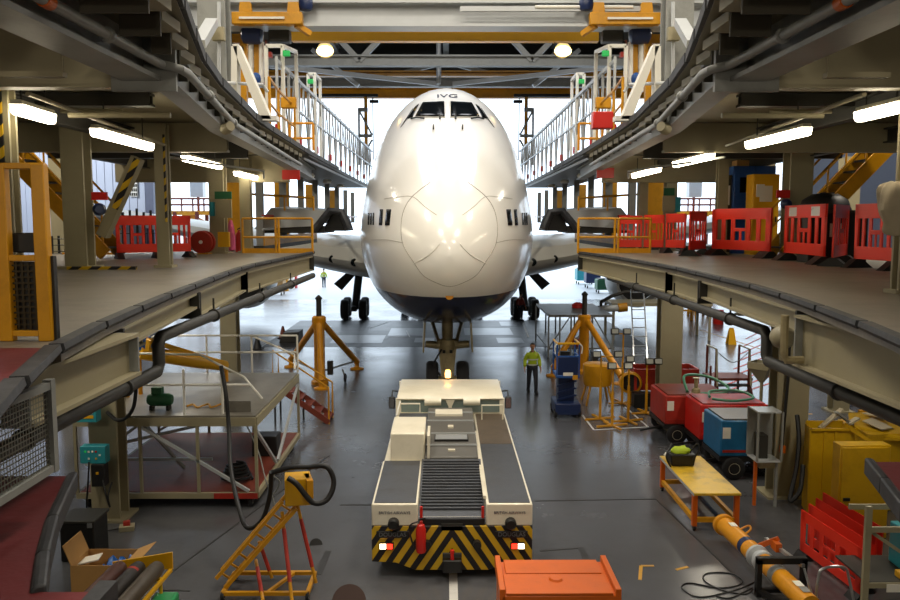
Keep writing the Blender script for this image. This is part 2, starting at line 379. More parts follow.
# ================================================================ maintenance docking: main decks
DL = [(2.6, -1.75), (4, -2.25), (5.6, -2.75), (7, -3.0), (9.2, -3.3), (13.6, -3.77), (16, -4.0), (23.6, -3.9)]
DR = [(2.6, 2.4), (4, 2.9), (6.2, 3.5), (9, 4.0), (11.1, 4.25), (15.7, 4.45), (19, 4.3), (23.6, 3.9)]
def xat(P, y):
    for (a, b), (c, d) in zip(P[:-1], P[1:]):
        if a <= y <= c: return b + (d-b)*(y-a)/(c-a)
    return P[0][1] if y < P[0][0] else P[-1][1]
ZD = 5.1
for s, P, nm in ((-1, DL, 'left'), (1, DR, 'right')):
    y1 = 5.7 if s < 0 else 4.6
    pts = [(xat(P, y1), y1)] + [(b, a) for a, b in P if a > y1] + [(s*5.3, P[-1][0]), (s*5.3, 25.9), (s*11.4, 25.9), (s*11.4, y1)]
    struct('floor_dock_' + nm, MB().poly([(x, y, ZD) for x, y in pts], .1), 'deck_grey')
    pts = [(b+s*.09, a) for a, b in P if a < y1] + [(xat(P, y1)+s*.09, y1), (s*8, y1), (s*8, 2.6)]
    struct('floor_dock_near_' + nm, MB().poly([(x, y, ZD) for x, y in pts], .1), 'deck_red')
    # rubber edge, in lengths
    ys = [3.2, 4.4, 5.6, 6.9, 8.2, 9.6, 11, 12.4, 13.8, 15.2, 16.6, 18, 19.4, 20.8, 22.2, 23.6]
    g = 'rubber edge pads of the docking deck'
    for a, b in zip(ys[:-1], ys[1:]):
        p = V((xat(P, a), a+.02, ZD+.02)); q = V((xat(P, b), b-.03, ZD+.02))
        mb = MB().ext([(-.06, -.04), (.03, -.05), (.05, -.02), (.04, .025), (-.06, .025)] if s < 0 else [(-.03, -.05), (.06, -.04), (.06, .025), (-.04, .025), (-.05, -.02)], p, q)
        solo('edge_pad', mb, 'rubber', 'black rubber edge pad along the %s docking deck' % nm, 'edge pad', 'rubber edge pads, %s deck' % nm)
    # fascia beams under the edge
    def fascia(a, b, z0, z1, inset=.12, m='cream_steel'):
        p = V((xat(P, a) + s*inset, a, (z0+z1)/2)); q = V((xat(P, b) + s*inset, b, (z0+z1)/2))
        struct('dock_edge_beam', MB().ibeam(p, q, .24, z1-z0, .03), m)
        for e in (p, q): struct('dock_end_plate_beam', MB().box(e, (.3, .04, z1-z0)), 'dark_steel')
    def beam(x, a, b, z0, z1):
        struct('dock_edge_beam', MB().ibeam((x, a, (z0+z1)/2), (x, b, (z0+z1)/2), .24, z1-z0, .03), 'cream_steel')
        for e in (a, b): struct('dock_end_plate_beam', MB().box((x, e, (z0+z1)/2), (.2, .03, z1-z0)), 'grey_steel')
    if s < 0:
        beam(-2.95, 5.4, 7.35, 4.59, 4.98); fascia(7.5, 11.3, 4.78, 5.0); fascia(11.4, 16.0, 4.62, 5.0); fascia(16.0, 23.5, 4.58, 5.0)
    else:
        beam(4.0, 3.6, 8.85, 4.4, 4.97); fascia(9.0, 13.6, 4.7, 5.0); fascia(13.7, 16.0, 4.6, 5.0); fascia(16, 23.5, 4.58, 5.0)
    # cross members under the deck
    for y in (9.5, 12.6, 16, 19.5, 23.3):
        struct('dock_cross_beam', MB().ibeam((xat(P, y)+s*.3, y, 4.75), (s*11.2, y, 4.75), .2, .45, .03), 'cream_steel')
    # lower columns (full height to the upper dock) 
# columns
def column(x, y, z0, z1, w=.5, d=.45, m='cream_steel', base=True, t=.06):
    mb = MB().ibeam((x, y, z0), (x, y, z1), w, d, t, up=(0, 1, 0)); o = struct('column', mb, m)
    if base: struct('column_base_trim', MB().b2(x-w*.75, x+w*.75, y-d*.75, y+d*.75, z0, z0+.05), m)
    return o
column(-6.85, 15.9, 0, 4.9, .56, .5); column(7.5, 17.2, 0, 4.9, .68, .5)
column(-6.85, 25.2, 0, 4.9, .5, .5); column(7.05, 25, 0, 4.9, .68, .55)
column(-11.5, 15.9, 0, 4.9); column(12, 17.2, 0, 4.9); column(-12, 25.2, 0, 8); column(12.5, 25, 0, 8)
column(-7.15, 15.7, 5.1, 7.9, .42, .42); column(8.72, 20.0, 5.1, 7.9, .56, .5)
column(-5.6, 16, 5.1, 7.9, .24, .22, t=.05); column(7.74, 22.6, 5.1, 7.9, .28, .25, t=.05)
column(-5.42, 10.0, 5.1, 7.9, .22, .2, t=.04); column(5.8, 10.1, 5.1, 7.9, .22, .2, t=.04)
column(-6.55, 23.2, 5.1, 7.9, .42, .4); column(7.05, 25.3, 5.1, 7.9, .34, .36)
column(-5.85, 23.6, 5.1, 7.9, .3, .3); column(6.15, 25.2, 5.1, 7.9, .28, .3)
# raked braces with hazard stripes
br0, br1 = at(103, 236, 15.9), at(138, 158, 15.9); struct('column_brace_beam', MB().bar(br0, br1, .24, .2), 'cream_steel')
struct('column_brace_trim', MB().bar(br0.lerp(br1, .35)+V((.05, -.14, 0)), br0.lerp(br1, .98)+V((.05, -.14, 0)), .12, .02, up=(0, 1, 0)), 'hazard_column')
struct('column_trim', MB().b2(-5.43, -5.37, 9.87, 9.89, 5.6, 7.6), 'hazard_column'); struct('column_trim', MB().b2(-5.53, -5.49, 15.86, 15.88, 6.0, 7.7), 'hazard_column')
struct('floor_kerb_trim', MB().b2(-7.2, -5.9, 15.2, 15.3, 5.1, 5.16), 'hazard_column')
# ================================================================ upper decks
UL = [(5.2, -1.9), (7.7, -2.5), (10.4, -3.1), (12.3, -3.4), (17, -3.9), (24, -4.15), (34, -4.3), (47, -4.45)]
ZU = 8.1
for s, nm in ((-1, 'left'), (1, 'right')):
    P = [(a, -b*s) for a, b in UL]
    pts = [(b, a) for a, b in P if a < 24.5] + [(s*6.1, 24.5), (s*10, 24.5), (s*10, 9.3), (s*3.6, 9.3), (s*3.6, 5.2)]
    struct('floor_upper_' + nm, MB().poly([(x, y, ZU) for x, y in pts], .08), 'ceiling_olive')
    struct('floor_upper_near_' + nm, MB().b2(s*3.6, s*10, 2, 9.3, 8.95, 9.05), 'cream_steel')
    struct('floor_upper_far_' + nm, MB().poly([(s*4.15, 24.5, ZU), (s*4.3, 34, ZU), (s*4.45, 47, ZU), (s*7, 47, ZU), (s*7, 24.5, ZU)], .12), 'dark_steel')
    ys = [5.3, 6.6, 7.9, 9.2, 10.5, 12.3, 14.2, 16.2, 18.4, 20.8, 23.4, 26, 29, 32]
    for a, b in zip(ys[:-1], ys[1:]):
        p = V((xat(P, a), a+.02, ZU+.0)); q = V((xat(P, b), b-.03, ZU+.0))
        solo('edge_pad', MB().bar(p, q, .1, .13), 'rubber', 'black rubber edge strip around the upper %s dock' % nm, 'edge pad', 'rubber edge strips, upper %s dock' % nm)
    # ribs under the curved edge
    y = 6.4
    while y < 24:
        x = xat(P, y) + s*.1; xe = s*(3.06 if y < 9.2 else 3.12 + (y-9.2)*.16 if y < 14.2 else 3.9+(y-14.2)*.0637)
        if abs(xe) - abs(x) > .1:
            struct('upper_dock_rib_beam', MB().b2(x, xe, y-.26, y+.26, 7.9, 8.0), 'cream_steel')
            struct('upper_dock_rib_beam', MB().b2(x, xe, y-.32, y-.29, 7.74, 8.0), 'ceiling_dark')
        y += .82
    # main beams following the edge
    struct('upper_dock_beam', MB().ibeam((s*3.42, 1.5, 7.82), (s*3.38, 9.1, 7.82), .42, .52, .05), 'grey_steel')
    struct('upper_dock_beam_end_trim', MB().b2(s*3.0, s*3.72, 9.1, 9.16, 7.45, 8.1), 'grey_steel')
    for a, b in (((3.2, 9.2), (3.95, 14.2)), ((3.95, 14.2), (4.6, 24.4)), ((4.6, 24.4), (5.0, 30))):
        struct('upper_dock_beam', MB().ibeam((s*a[0], a[1], 7.76), (s*b[0], b[1], 7.76), .3, .4, .04), 'grey_steel')
    # deep transverse panels
    for y, x0, z0, z1, m in ((9.25, 3.35, 7.5, 8.95, 'cream_steel'), (16.6, 4.45, 7.42, 8.0, 'cream_steel'), (24.6, 4.75, 7.2, 8.0, 'cream_steel'), (12.8, 4.6, 7.8, 8.0, 'dark_steel'), (20.5, 5, 7.6, 8.0, 'dark_steel')):
        struct('upper_dock_cross_beam', MB().ibeam((s*x0, y, (z0+z1)/2), (s*10, y, (z0+z1)/2), .22, z1-z0, .04), m)
        struct('upper_dock_web_beam', MB().b2(s*x0, s*10, y-.115, y-.1, z0+.03, z1), m)
    for x in (6.4, 9): struct('upper_dock_long_beam', MB().ibeam((s*x, 9.4, 7.75), (s*x, 24.4, 7.75), .2, .3, .03), 'dark_steel')
    # big columns carrying the crane rails, outside the dock
    column(s*6.35, 22.6, 8.1, 19, .75, .6, 'grey_steel'); 
    column(s*8.2, 30, 8.1, 19, .6, .6, 'grey_steel')
# ================================================================ overhead crane
Yc = 24.2
crane = thing('overhead_crane', 'grey steel overhead crane girder with yellow hangers spanning above the nose', 'crane', (0, Yc, 12))
MB().ibeam((-9.5, Yc, (Z(3, Yc)+Z(29, Yc))/2), (9.5, Yc, (Z(3, Yc)+Z(29, Yc))/2), .7, Z(3, Yc)-Z(29, Yc), .08).build('girder', 'pale_steel', crane)
MB().cyl(at(535, 7, Yc-.5), at(633, 7, Yc-.5), .05).build('conduit', 'white', crane)
MB().bar(at(460, 9, Yc-.45), at(640, 9, Yc-.45), .1, .14).build('cable_tray', 'pale_steel', crane)
for s in (-1, 1):
    x = lambda p: at(446 + s*p, 20, Yc-.5).x
    e = MB().bar((x(213), Yc-.55, Z(19, Yc-.55)), (x(143), Yc-.55, Z(19, Yc-.55)), .25, .34).build('end_carriage', 'yellow', crane, bevel=.02)
    for p in (200, 152):
        MB().slab([(x(p+8), Yc-.6, Z(25, Yc-.6)), (x(p-8), Yc-.6, Z(25, Yc-.6)), (x(p-5), Yc-.6, Z(2, Yc-.6)), (x(p+5), Yc-.6, Z(2, Yc-.6))], (0, .2, 0)).build('hanger', 'yellow', crane)
    MB().bar((x(205), Yc-.72, Z(18, Yc-.72)), (x(160), Yc-.72, Z(18, Yc-.72)), .04, .06).build('label_strip', 'white', crane)
    MB().bar((x(150), Yc-.5, Z(25, Yc-.5)), (x(138), Yc-.2, Z(34, Yc-.2)), .15).build('diagonal_stay', 'yellow', crane)
    m = MB().lathe([(.0, 0), (.16, .02), (.2, .1), (.2, .3), (.12, .42), (0, .45)], (x(140), Yc-.5, Z(12, Yc)-.1), (0, 0, 1), 14).build('drive_motor', 'blue_dark', crane)
ybm = solo('crane_runway_rail', MB().bar((at(292, 37, 25.4).x, 25.4, Z(37, 25.4)), (at(598, 37, 25.4).x, 25.4, Z(37, 25.4)), .3, .3), 'yellow_clean', 'long yellow monorail beam hung just beneath the grey crane girder', 'crane rail')
for Y, py, h, lab in ((46, 74, .3, 'deep yellow crane rail seen between the roof trusses'), (57, 93, .75, 'brown and yellow crane beam at the head of the hangar opening')):
    solo('crane_rail_beam', MB().ibeam((-19, Y, Z(py, Y)), (19, Y, Z(py, Y)), .5, h, .08), 'yellow' if Y < 50 else 'amber', lab, 'crane rail')
for s in (-1, 1):
    solo('crane_bumper_rail', MB().b2(s*4.7 if s > 0 else -9, s*9 if s > 0 else -4.7, 56.4, 56.6, Z(97, 56.5), Z(94, 56.5)), 'black', 'short dark beam under the %s end of the door crane beam' % ('left' if s < 0 else 'right'), 'beam')
# docking masts hanging in the opening, either side of the cockpit
for s in (-1, 1):
    nm = 'left' if s < 0 else 'right'; Y = 54
    X = lambda p: at(446 + s*p, 120, Y).x
    t = thing('docking_mast', 'brown and grey lattice mast hanging in the opening %s of the cockpit' % nm, 'mast', (X(80), Y, Z(150, Y)))
    MB().bar((X(80), Y, Z(97, Y)), (X(80), Y, Z(165, Y)), .22).build('post', 'amber', t)
    MB().bar((X(87), Y, Z(108, Y)), (X(87), Y, Z(165, Y)), .14).build('guide_rail', 'pale_steel', t)
    MB().bar((X(73), Y, Z(97, Y)), (X(73), Y, Z(160, Y)), .07).build('guide_rail', 'pale_steel', t)
    MB().bar((X(87), Y-.1, Z(110, Y)), (X(74), Y-.1, Z(135, Y)), .12).build('diagonal', 'grey_steel', t)
    MB().bar((X(87), Y-.1, Z(136, Y)), (X(74), Y-.1, Z(136, Y)), .2).build('bracket', 'grey_steel', t)
    MB().bar((X(74), Y-.1, Z(140, Y)), (X(84), Y-.1, Z(158, Y)), .12).build('diagonal', 'grey_steel', t)
    MB().bar((X(86), Y-.1, Z(110, Y)), (X(78), Y-.1, Z(110, Y)), .25).build('bracket', 'grey_steel', t)
    MB().bar((X(76), Y-.2, Z(102, Y)), (X(67), Y-.2, Z(102, Y)), .2).build('motor', 'black', t)
# floodlights at roof level
for s, n in ((-1, 'left'), (1, 'right')):
    p = at(446 + s*126 + (5 if s < 0 else -9), 51, 34)
    t = thing('floodlight', 'warm glowing floodlight under the %s side of the roof truss' % n, 'floodlight', p)
    MB().lathe([(.1, .34), (.3, .2), (.34, .1)], p, (0, 1.2, .6), 16).build('housing', 'grey_steel', t)
    MB().ball(p, .3, 14, (1.2, .8, .75)).build('lamp', 'flood_light', t)
    MB().bar(p + V((s*-.1, 0, .3)), p + V((0, 0, 1.2)), .08).build('bracket', 'pale_steel', t)
p = at(371, 29, 30)
t = thing('floodlight', 'small warm lamp just under the crane girder left of the centre', 'floodlight', p)
MB().ball(p, .12, 12).build('lamp', 'flood_light', t); MB().lathe([(.05, .2), (.16, .02)], p, (0, 0, 1), 12).build('housing', 'grey_steel', t)

struct('wall_blocker_left', MB().b2(-15.2, -15, 2, 25, 0, 4.7), mat('blocker_grey', '#6f6a60', .6))  # added partition, blocks the bright background behind the mesh guard
struct('wall_blocker_right', MB().b2(17, 17.2, 2, 25, 0, 4.7), 'blocker_grey')  # matching added blocker on the right side
# ================================================================ the airliner
YN = 22.3                                     # nose tip
mpl = mat('airliner_paint', '#f1efe9', .24, 0, .02, .6, coat=.5, rvar=.04)
def navy_belly(m):
    nt = m.node_tree; N = nt.nodes; L = nt.links; b = N['Principled BSDF']
    tc = N.new('ShaderNodeTexCoord'); sp = N.new('ShaderNodeSeparateXYZ'); L.new(tc.outputs['Object'], sp.inputs[0])
    lt = N.new('ShaderNodeMath'); lt.operation = 'LESS_THAN'; lt.inputs[1].default_value = 3.82; L.new(sp.outputs[2], lt.inputs[0])
    old = b.inputs['Base Color'].links[0].from_socket
    mx = N.new('ShaderNodeMix'); mx.data_type = 'RGBA'; L.new(lt.outputs[0], mx.inputs['Factor']); L.new(old, mx.inputs['A']); mx.inputs['B'].default_value = lin('#0c1538')
    L.new(mx.outputs['Result'], b.inputs['Base Color'])
navy_belly(mpl)
mat('window_dark', '#0c1014', .06, 0, .05, 2); mat('seam', '#9a948a', .5); mat('wing_paint', '#c3c1b6', .32, .1, .06, .5)
PROF = [  # t, half width, top, bottom, widest height
 (0, .03, 5.08, 5.02, 5.05), (.06, .32, 5.38, 4.73, 5.06), (.2, .62, 5.72, 4.44, 5.08), (.5, 1.02, 6.2, 4.08, 5.12), (1, 1.46, 6.78, 3.7, 5.2), (1.6, 1.84, 7.35, 3.38, 5.28),
 (2.4, 2.22, 8.02, 3.07, 5.36), (3.2, 2.5, 8.68, 2.85, 5.42), (4.0, 2.71, 9.33, 2.68, 5.48), (4.8, 2.87, 9.97, 2.56, 5.52), (5.6, 2.99, 10.42, 2.47, 5.55), (6.4, 3.08, 10.67, 2.42, 5.57),
 (7.4, 3.16, 10.83, 2.38, 5.6), (8.6, 3.22, 10.92, 2.36, 5.6), (10, 3.25, 10.96, 2.35, 5.6), (14, 3.25, 10.96, 2.35, 5.6), (18, 3.25, 10.8, 2.35, 5.6), (23, 3.25, 9.9, 2.35, 5.6), (28, 3.25, 9.0, 2.35, 5.6),
 (40, 3.25, 8.85, 2.4, 5.6), (48, 2.9, 8.8, 3.2, 6.0), (58, 1.6, 8.6, 5.6, 7.1), (66, .4, 8.2, 7.4, 7.8)]
NS = 64
def section(t, w, zt, zb, zc):
    out = []
    for k in range(NS):
        a = 2*PI*k/NS; c, s_ = math.cos(a), math.sin(a)
        if s_ >= 0:
            pinch = 1 - .035*math.sin(PI*min(1, s_))*(1 if zt-zc > 2 else (zt-zc)/2)
            out.append(V((w*c*pinch, YN+t, zc + (zt-zc)*s_)))
        else: out.append(V((w*math.copysign(abs(c)**.86, c), YN+t, zc - (zc-zb)*abs(s_)**.95)))
    return out
# refine stations with a smooth spline
def spl(ts, xs, t):
    i = 0
    while i < len(ts)-2 and t > ts[i+1]: i += 1
    def sl(j):
        if j == 0: return (xs[1]-xs[0])/(ts[1]-ts[0])
        if j == len(ts)-1: return (xs[-1]-xs[-2])/(ts[-1]-ts[-2])
        a = (xs[j]-xs[j-1])/(ts[j]-ts[j-1]); b = (xs[j+1]-xs[j])/(ts[j+1]-ts[j])
        return 0 if a*b <= 0 else 2*a*b/(a+b)
    h = ts[i+1]-ts[i]; u = (t-ts[i])/h
    return (2*u**3-3*u*u+1)*xs[i] + (u**3-2*u*u+u)*h*sl(i) + (-2*u**3+3*u*u)*xs[i+1] + (u**3-u*u)*h*sl(i+1)
ts = [p[0] for p in PROF]
st = [0, .02, .06, .12, .2, .3, .42, .56, .75] + [1 + .3*k for k in range(28)] + [9.6, 10, 12, 14, 16, 18, 20, 23, 26, 28, 32, 36, 40, 44, 48, 53, 58, 62, 66]
rings = [section(t, *[spl(ts, [p[j] for p in PROF], t) for j in (1, 2, 3, 4)]) for t in st]
fv = [p for r in rings for p in r]
ff = [(i*NS+k, (i+1)*NS+k, (i+1)*NS+(k+1) % NS, i*NS+(k+1) % NS) for i in range(len(rings)-1) for k in range(NS)]
ff += [tuple(range(NS)), tuple((len(rings)-1)*NS+k for k in range(NS-1, -1, -1))]
plane = thing('airliner', 'large white jumbo airliner with dark navy belly, nose-on in the maintenance dock', 'airplane', (0, YN, 0))
mb = MB(); mb.v = [V(p) for p in fv]; mb.f = ff
fus = mb.build('fuselage', mpl, plane); fus.data.set_sharp_from_angle(angle=math.radians(80))
TREE = BVHTree.FromPolygons([tuple(p) for p in fv], ff)
def hit(px_, py_, off=.012):
    d = ray(px_, py_); h = TREE.ray_cast(V((0, 0, H)), d)
    if h[0] is None: return None
    n = h[1]
    if n.dot(d) > 0: n = -n
    return h[0] + n*off
def patch(poly, name, m, parent, off=.012, n=7, mirror=False, thick=.02):
    """a pane or plate lying on the fuselage skin; poly = 4 outline points as seen on the nose"""
    mb = MB(); g = []
    for i in range(n+1):
        for j in range(n+1):
            u, v = i/n, j/n
            x = (poly[0][0]*(1-u)+poly[1][0]*u)*(1-v) + (poly[3][0]*(1-u)+poly[2][0]*u)*v
            y = (poly[0][1]*(1-u)+poly[1][1]*u)*(1-v) + (poly[3][1]*(1-u)+poly[2][1]*u)*v
            p = hit(x, y, off)
            if p is None: return None
            g.append(V((-p.x, p.y, p.z)) if mirror else p)
    fs = [(i*(n+1)+j, (i+1)*(n+1)+j, (i+1)*(n+1)+j+1, i*(n+1)+j+1) for i in range(n) for j in range(n)]
    mb.v = g; mb.f = fs
    o = mb.build(name, m, parent); md = o.modifiers.new('t', 'SOLIDIFY'); md.thickness = thick; md.offset = 0; return o
def skin_line(pts, name, m, parent, r=.012, n=14, mirror=False, off=.004):
    q = arc([V((a, b, 0)) for a, b in pts], n); ps = [hit(p.x, p.y, off) for p in q]; ps = [p for p in ps if p is not None]
    if mirror: ps = [V((-p.x, p.y, p.z)) for p in ps]
    return MB().tube(ps, r, 5).build(name, m, parent)
CX = 446
def mir(poly): return [(2*CX - a, b) for a, b in poly]
# cockpit glazing
for mi in (False, True):
    patch([(448, 101), (470.5, 102), (479, 117.5), (448, 118)], 'window_frame', 'white', plane, .006, mirror=mi)
    patch([(449, 102), (470, 103), (477.5, 116.5), (449, 117)], 'windshield', 'window_dark', plane, .024, mirror=mi)
    patch([(474, 104.5), (477.5, 107), (485.5, 119), (480.5, 117.5)], 'side_window', 'window_dark', plane, .02, mirror=mi)
    patch([(479.5, 108.5), (482, 112), (492.5, 128), (487, 120.5)], 'side_window', 'window_dark', plane, .02, mirror=mi)
    patch([(503.2, 209.5), (507.5, 209.5), (509.2, 225.5), (505, 225.5)], 'door_window', 'window_dark', plane, .015, 4, mirror=mi)
    patch([(511, 209.5), (513.8, 209.5), (515, 225.5), (512.2, 225.5)], 'door_window', 'window_dark', plane, .015, 4, mirror=mi)
    for x in (519.6, 521.8, 523.9):
        patch([(x, 213), (x+1.1, 213), (x+1.4, 225), (x+.4, 225)], 'cabin_window', 'window_dark', plane, .015, 4, mirror=mi)
    skin_line([(464.5, 182), (482, 196), (491, 210), (494, 227), (492, 245), (482, 262), (471.5, 276), (455, 284.5), (446, 286.5)], 'panel_seam', 'seam', plane, mirror=mi)
    skin_line([(492, 243), (507, 240), (523, 240)], 'panel_seam', 'seam', plane, .008, mirror=mi)
    skin_line([(459, 215), (470, 207), (482, 197), (496, 197), (510, 199)], 'panel_seam', 'seam', plane, .008, mirror=mi)
    skin_line([(456, 244), (467, 255), (483, 264)], 'lightning_strip', 'white', plane, .016, mirror=mi)
    # wipers, pitot probes
    a, b, c = hit(469, 119.6, .05), hit(476, 118.8, .06), hit(482, 119.4, .03)
    w = MB().tube([V((p.x*(-1 if mi else 1), p.y, p.z)) for p in (a, b, c)], .025, 6).build('wiper', 'black', plane)
    for q in ((453.8, 118.8), (460.5, 129)):
        p = hit(*q, 0); s = -1 if mi else 1; p = V((p.x*s, p.y, p.z))
        MB().tube([p, p + V((0, -.12, .08)), p + V((0, -.32, .1))], [.035, .03, .018], 6).build('probe', 'black', plane)
# letters above the windscreen
p = hit(446, 96.5, .01); q = hit(446, 94.5, .01); sl = math.atan2((q-p).z, (q-p).y)
mat('letter_navy', '#1b2340', .4)
reg = text('IVG', .46, 'letter_navy', plane, p, (sl, 0, 0), 'registration_letters')
Mr = Matrix.Translation(p) @ Matrix.Rotation(sl, 4, 'X')
for v in reg.data.vertices:                     # lay the letters on the curved skin
    w = Mr @ v.co; lift = .012 + (.006 if v.co.z > 0 else 0); h = TREE.ray_cast(V((w.x, w.y-4, w.z)), V((0, 1, 0)))
    if h[0] is not None: v.co = h[0] + (h[1] if h[1].y < 0 else -h[1])*lift - V((0, YN, 0))
reg.location = (0, 0, 0); reg.rotation_euler = (0, 0, 0)
# wings
def wing(s):
    mb = MB(); n = 22
    stn = [(2.6, 14.8, 14.4, 3.7, .62), (6, 17.8, 12.4, 4.0, .6), (12, 23.0, 9.6, 4.75, .55), (20, 29.8, 7, 5.85, .5), (30, 38.4, 4, 7.2, .4)]
    ring = []
    for x, le, ch, zz, th in stn:
        g = []
        for k in range(n):
            a = 2*PI*k/n; u = (1-math.cos(a))/2*1.0; t = th*ch*.21*math.sin(a)*(1-u*.75)*1.25/ .62*.62 
            g.append(V((s*x, YN+le+ch*u, zz + t*.6 + (.02*ch if math.sin(a) > 0 else 0) + .25)))
        ring.append(g)
    mb.v = [p for g in ring for p in g]
    mb.f = [(i*n+k, i*n+(k+1) % n, (i+1)*n+(k+1) % n, (i+1)*n+k) for i in range(len(stn)-1) for k in range(n)] + [tuple(range(n)), tuple((len(stn)-1)*n+k for k in range(n))]
    w = mb.build('wing', 'wing_paint', plane)
    for x, le in ((4.3, 16.2), (5.5, 17.3)):
        MB().lathe([(.2, -.02), (.2, .06), (.14, .08), (0, .06)], (s*x, YN+le+.22, 4.25 + (x-3)*.09 - .3), (0, -1, -.5), 14).build('landing_light', 'dark_glass', w)
    # leading edge flap housing / inboard pylon and engine
    ex, ey, ez = 11.9, 50.0, 2.35
    e = MB().lathe([(1.2, .35), (1.3, 0), (1.42, .02), (1.55, .5), (1.6, 1.4), (1.45, 3.2), (1.05, 4.6)], (s*ex, ey-2.2, ez), (0, 1, 0), 40, cap=False).build('engine_cowl', 'white', plane)
    MB().lathe([(1.19, .9), (1.2, .3), (1.31, -.02), (1.42, 0), (1.34, .08), (1.24, .35)], (s*ex, ey-2.2, ez), (0, 1, 0), 40, cap=False).build('intake_lip', 'alu', e)
    MB().lathe([(0, .6), (.32, .95), (1.2, 1.0), (1.2, 1.1), (0, 1.1)], (s*ex, ey-2.2, ez), (0, 1, 0), 32, cap=False).build('fan', 'black', e)
    MB().slab([(s*(ex-.15), ey-.4, ez+1.4), (s*(ex-.15), ey+4, ez+1.2), (s*(ex-.15), ey+4, ez+2.2), (s*(ex-.15), ey+.8, ez+2.1)], (s*.3, 0, 0)).build('pylon', 'white', plane)
for s in (-1, 1): wing(s)
# wing-body fairing
MB().ball((0, YN+24, 3.6), 1, 28, (3.5, 13, 1.75)).build('wing_fairing', 'wing_paint', plane)
# nose gear
def wheel(c, r, w, parent, name='wheel', tm='tyre', ax=(1, 0, 0)):
    o = MB().lathe([(r*.45, -w/2), (r*.86, -w/2), (r*.97, -w*.36), (r, -w*.15), (r, w*.15), (r*.97, w*.36), (r*.86, w/2), (r*.45, w/2)], c, ax, 28).build(name, tm, parent)
    MB().lathe([(0, -w*.42), (r*.2, -w*.5), (r*.42, -w*.42), (r*.46, -w*.51), (r*.5, -w*.5), (r*.5, w*.5), (r*.46, w*.51), (r*.42, w*.42), (r*.2, w*.5), (0, w*.42)], c, ax, 20).build('wheel_hub', 'hub', o)
    return o
ny = 27.2
ng = MB().cyl((0, ny, .6), (0, ny, 2.9), .17, .2, 16).build('nose_gear_strut', 'gear_metal', plane)
MB().slab([(-.34, ny-.2, 2.0), (.34, ny-.2, 2.0), (.2, ny-.28, .7), (-.2, ny-.28, .7)], (0, .12, 0)).build('torque_link', 'gear_metal', ng)
MB().lathe([(.3, -.2), (.34, 0), (.3, .2)], (0, ny, 1.8), (0, 0, 1), 16).build('steering_collar', 'gear_metal', ng)
for s in (-1, 1):
    MB().cyl((s*.25, ny-.1, 1.8), (s*.75, ny-.1, 1.85), .14, .12, 12).build('steering_actuator', 'gear_metal', ng)
    MB().bar((s*.3, ny-.3, 1.95), (s*.65, ny+1.2, 2.8), .1).build('drag_brace', 'gear_metal', ng)
    wheel((s*.52, ny, .62), .62, .42, ng)
    MB().slab([(s*.72, ny-1.5, 2.75), (s*.78, ny+.6, 2.75), (s*.82, ny+.6, 1.7), (s*.78, ny-1.3, 1.75)], (s*.05, 0, 0)).build('gear_door', 'gear_metal', plane)
    MB().box((s*.12, ny-.34, 1.62), (.1, .08, .1)).build('taxi_light', 'black', ng)
MB().cyl((-.7, ny, .62), (.7, ny, .62), .1).build('axle', 'gear_metal', ng)
MB().tube(arc([(-.2, ny-.35, 1.7), (-.45, ny-.4, 1.2), (-.25, ny-.35, .8)]), .03, 6).build('hydraulic_hose', 'black', ng)
# wing and body gears: four-wheel bogies
for x, y in ((-5.45, 50), (5.2, 50), (-1.9, 53.5), (1.9, 53.5)):
    b = MB().bar((x, y-.9, .66), (x, y+.9, .66), .3, .3).build('main_gear_bogie', 'tyre', plane)
    MB().cyl((x, y, .6), (x*(.93 if abs(x) > 3 else 1), y+.2, 3.9), .24, .26, 14).build('main_gear_strut', 'dark_steel', b)
    for dx in (-.56, .56):
        for dy in (-.75, .75): wheel((x+dx, y+dy, .63), .63, .46, b)
    if abs(x) > 3:
        s = 1 if x > 0 else -1
        MB().slab([(s*4.75, y-.6, 3.4), (s*5.2, y-.6, 3.5), (s*6.7, y-.6, 2.2), (s*6.2, y-.6, 1.8)], (0, .12, 0)).build('wing_gear_door', 'dark_steel', plane)
MB().lathe([(0, -.3), (.05, -.28), (.12, 0)], hit(446, 296, 0), (0, -1, -.2), 10).build('tow_light', 'amber', plane)

plane.location.x = .11; plane.rotation_euler = (0, 0, .013)
# ================================================================ aircraft tug
TX, TY = .1, 13.0
tug = thing('aircraft_tug', 'low cream pushback tug with black and yellow hazard chevrons on its back end', 'tow tractor', (TX, TY, 0))
def tb(mb): 
    mb.v = [p + V((TX, TY, 0)) for p in mb.v]; return mb
def T(mb, name, m, parent=None, **k): return tb(mb).build(name, m, parent or tug, **k)
# hazard panel: its own local frame at the middle of the back end
hz = T(MB().slab([(-1.35, 0, .92), (1.35, 0, .92), (1.35, 0, .3), (.95, 0, .28), (.62, 0, .15), (-.62, 0, .15), (-.95, 0, .28), (-1.35, 0, .3)], (0, .3, 0)), 'hazard_panel', 'hazard', bevel=.012)
T(MB().b2(-1.33, 1.33, .25, 8.0, .35, .98), 'chassis', 'white_tug', bevel=.02)
lb = T(MB().b2(-1.35, -.575, .0, 2.45, .922, 1.3), 'side_locker', 'white_tug', bevel=.02)
T(MB().b2(-1.31, -.61, .05, 2.41, 1.29, 1.312), 'anti_slip_top', 'tug_top', lb)
rb = T(MB().b2(.575, 1.35, .0, 6.3, .922, 1.3), 'side_deck', 'white_tug', bevel=.02)
T(MB().b2(.62, 1.31, .05, 3.6, 1.29, 1.312), 'anti_slip_top', 'tug_top', rb)
T(MB().b2(.62, 1.31, 3.62, 6.28, 1.29, 1.312), 'stained_top', 'tug_stain', rb)
T(MB().b2(-1.33, -.575, 2.45, 6.3, .98, 1.28), 'mid_deck', 'white_tug', bevel=.02)
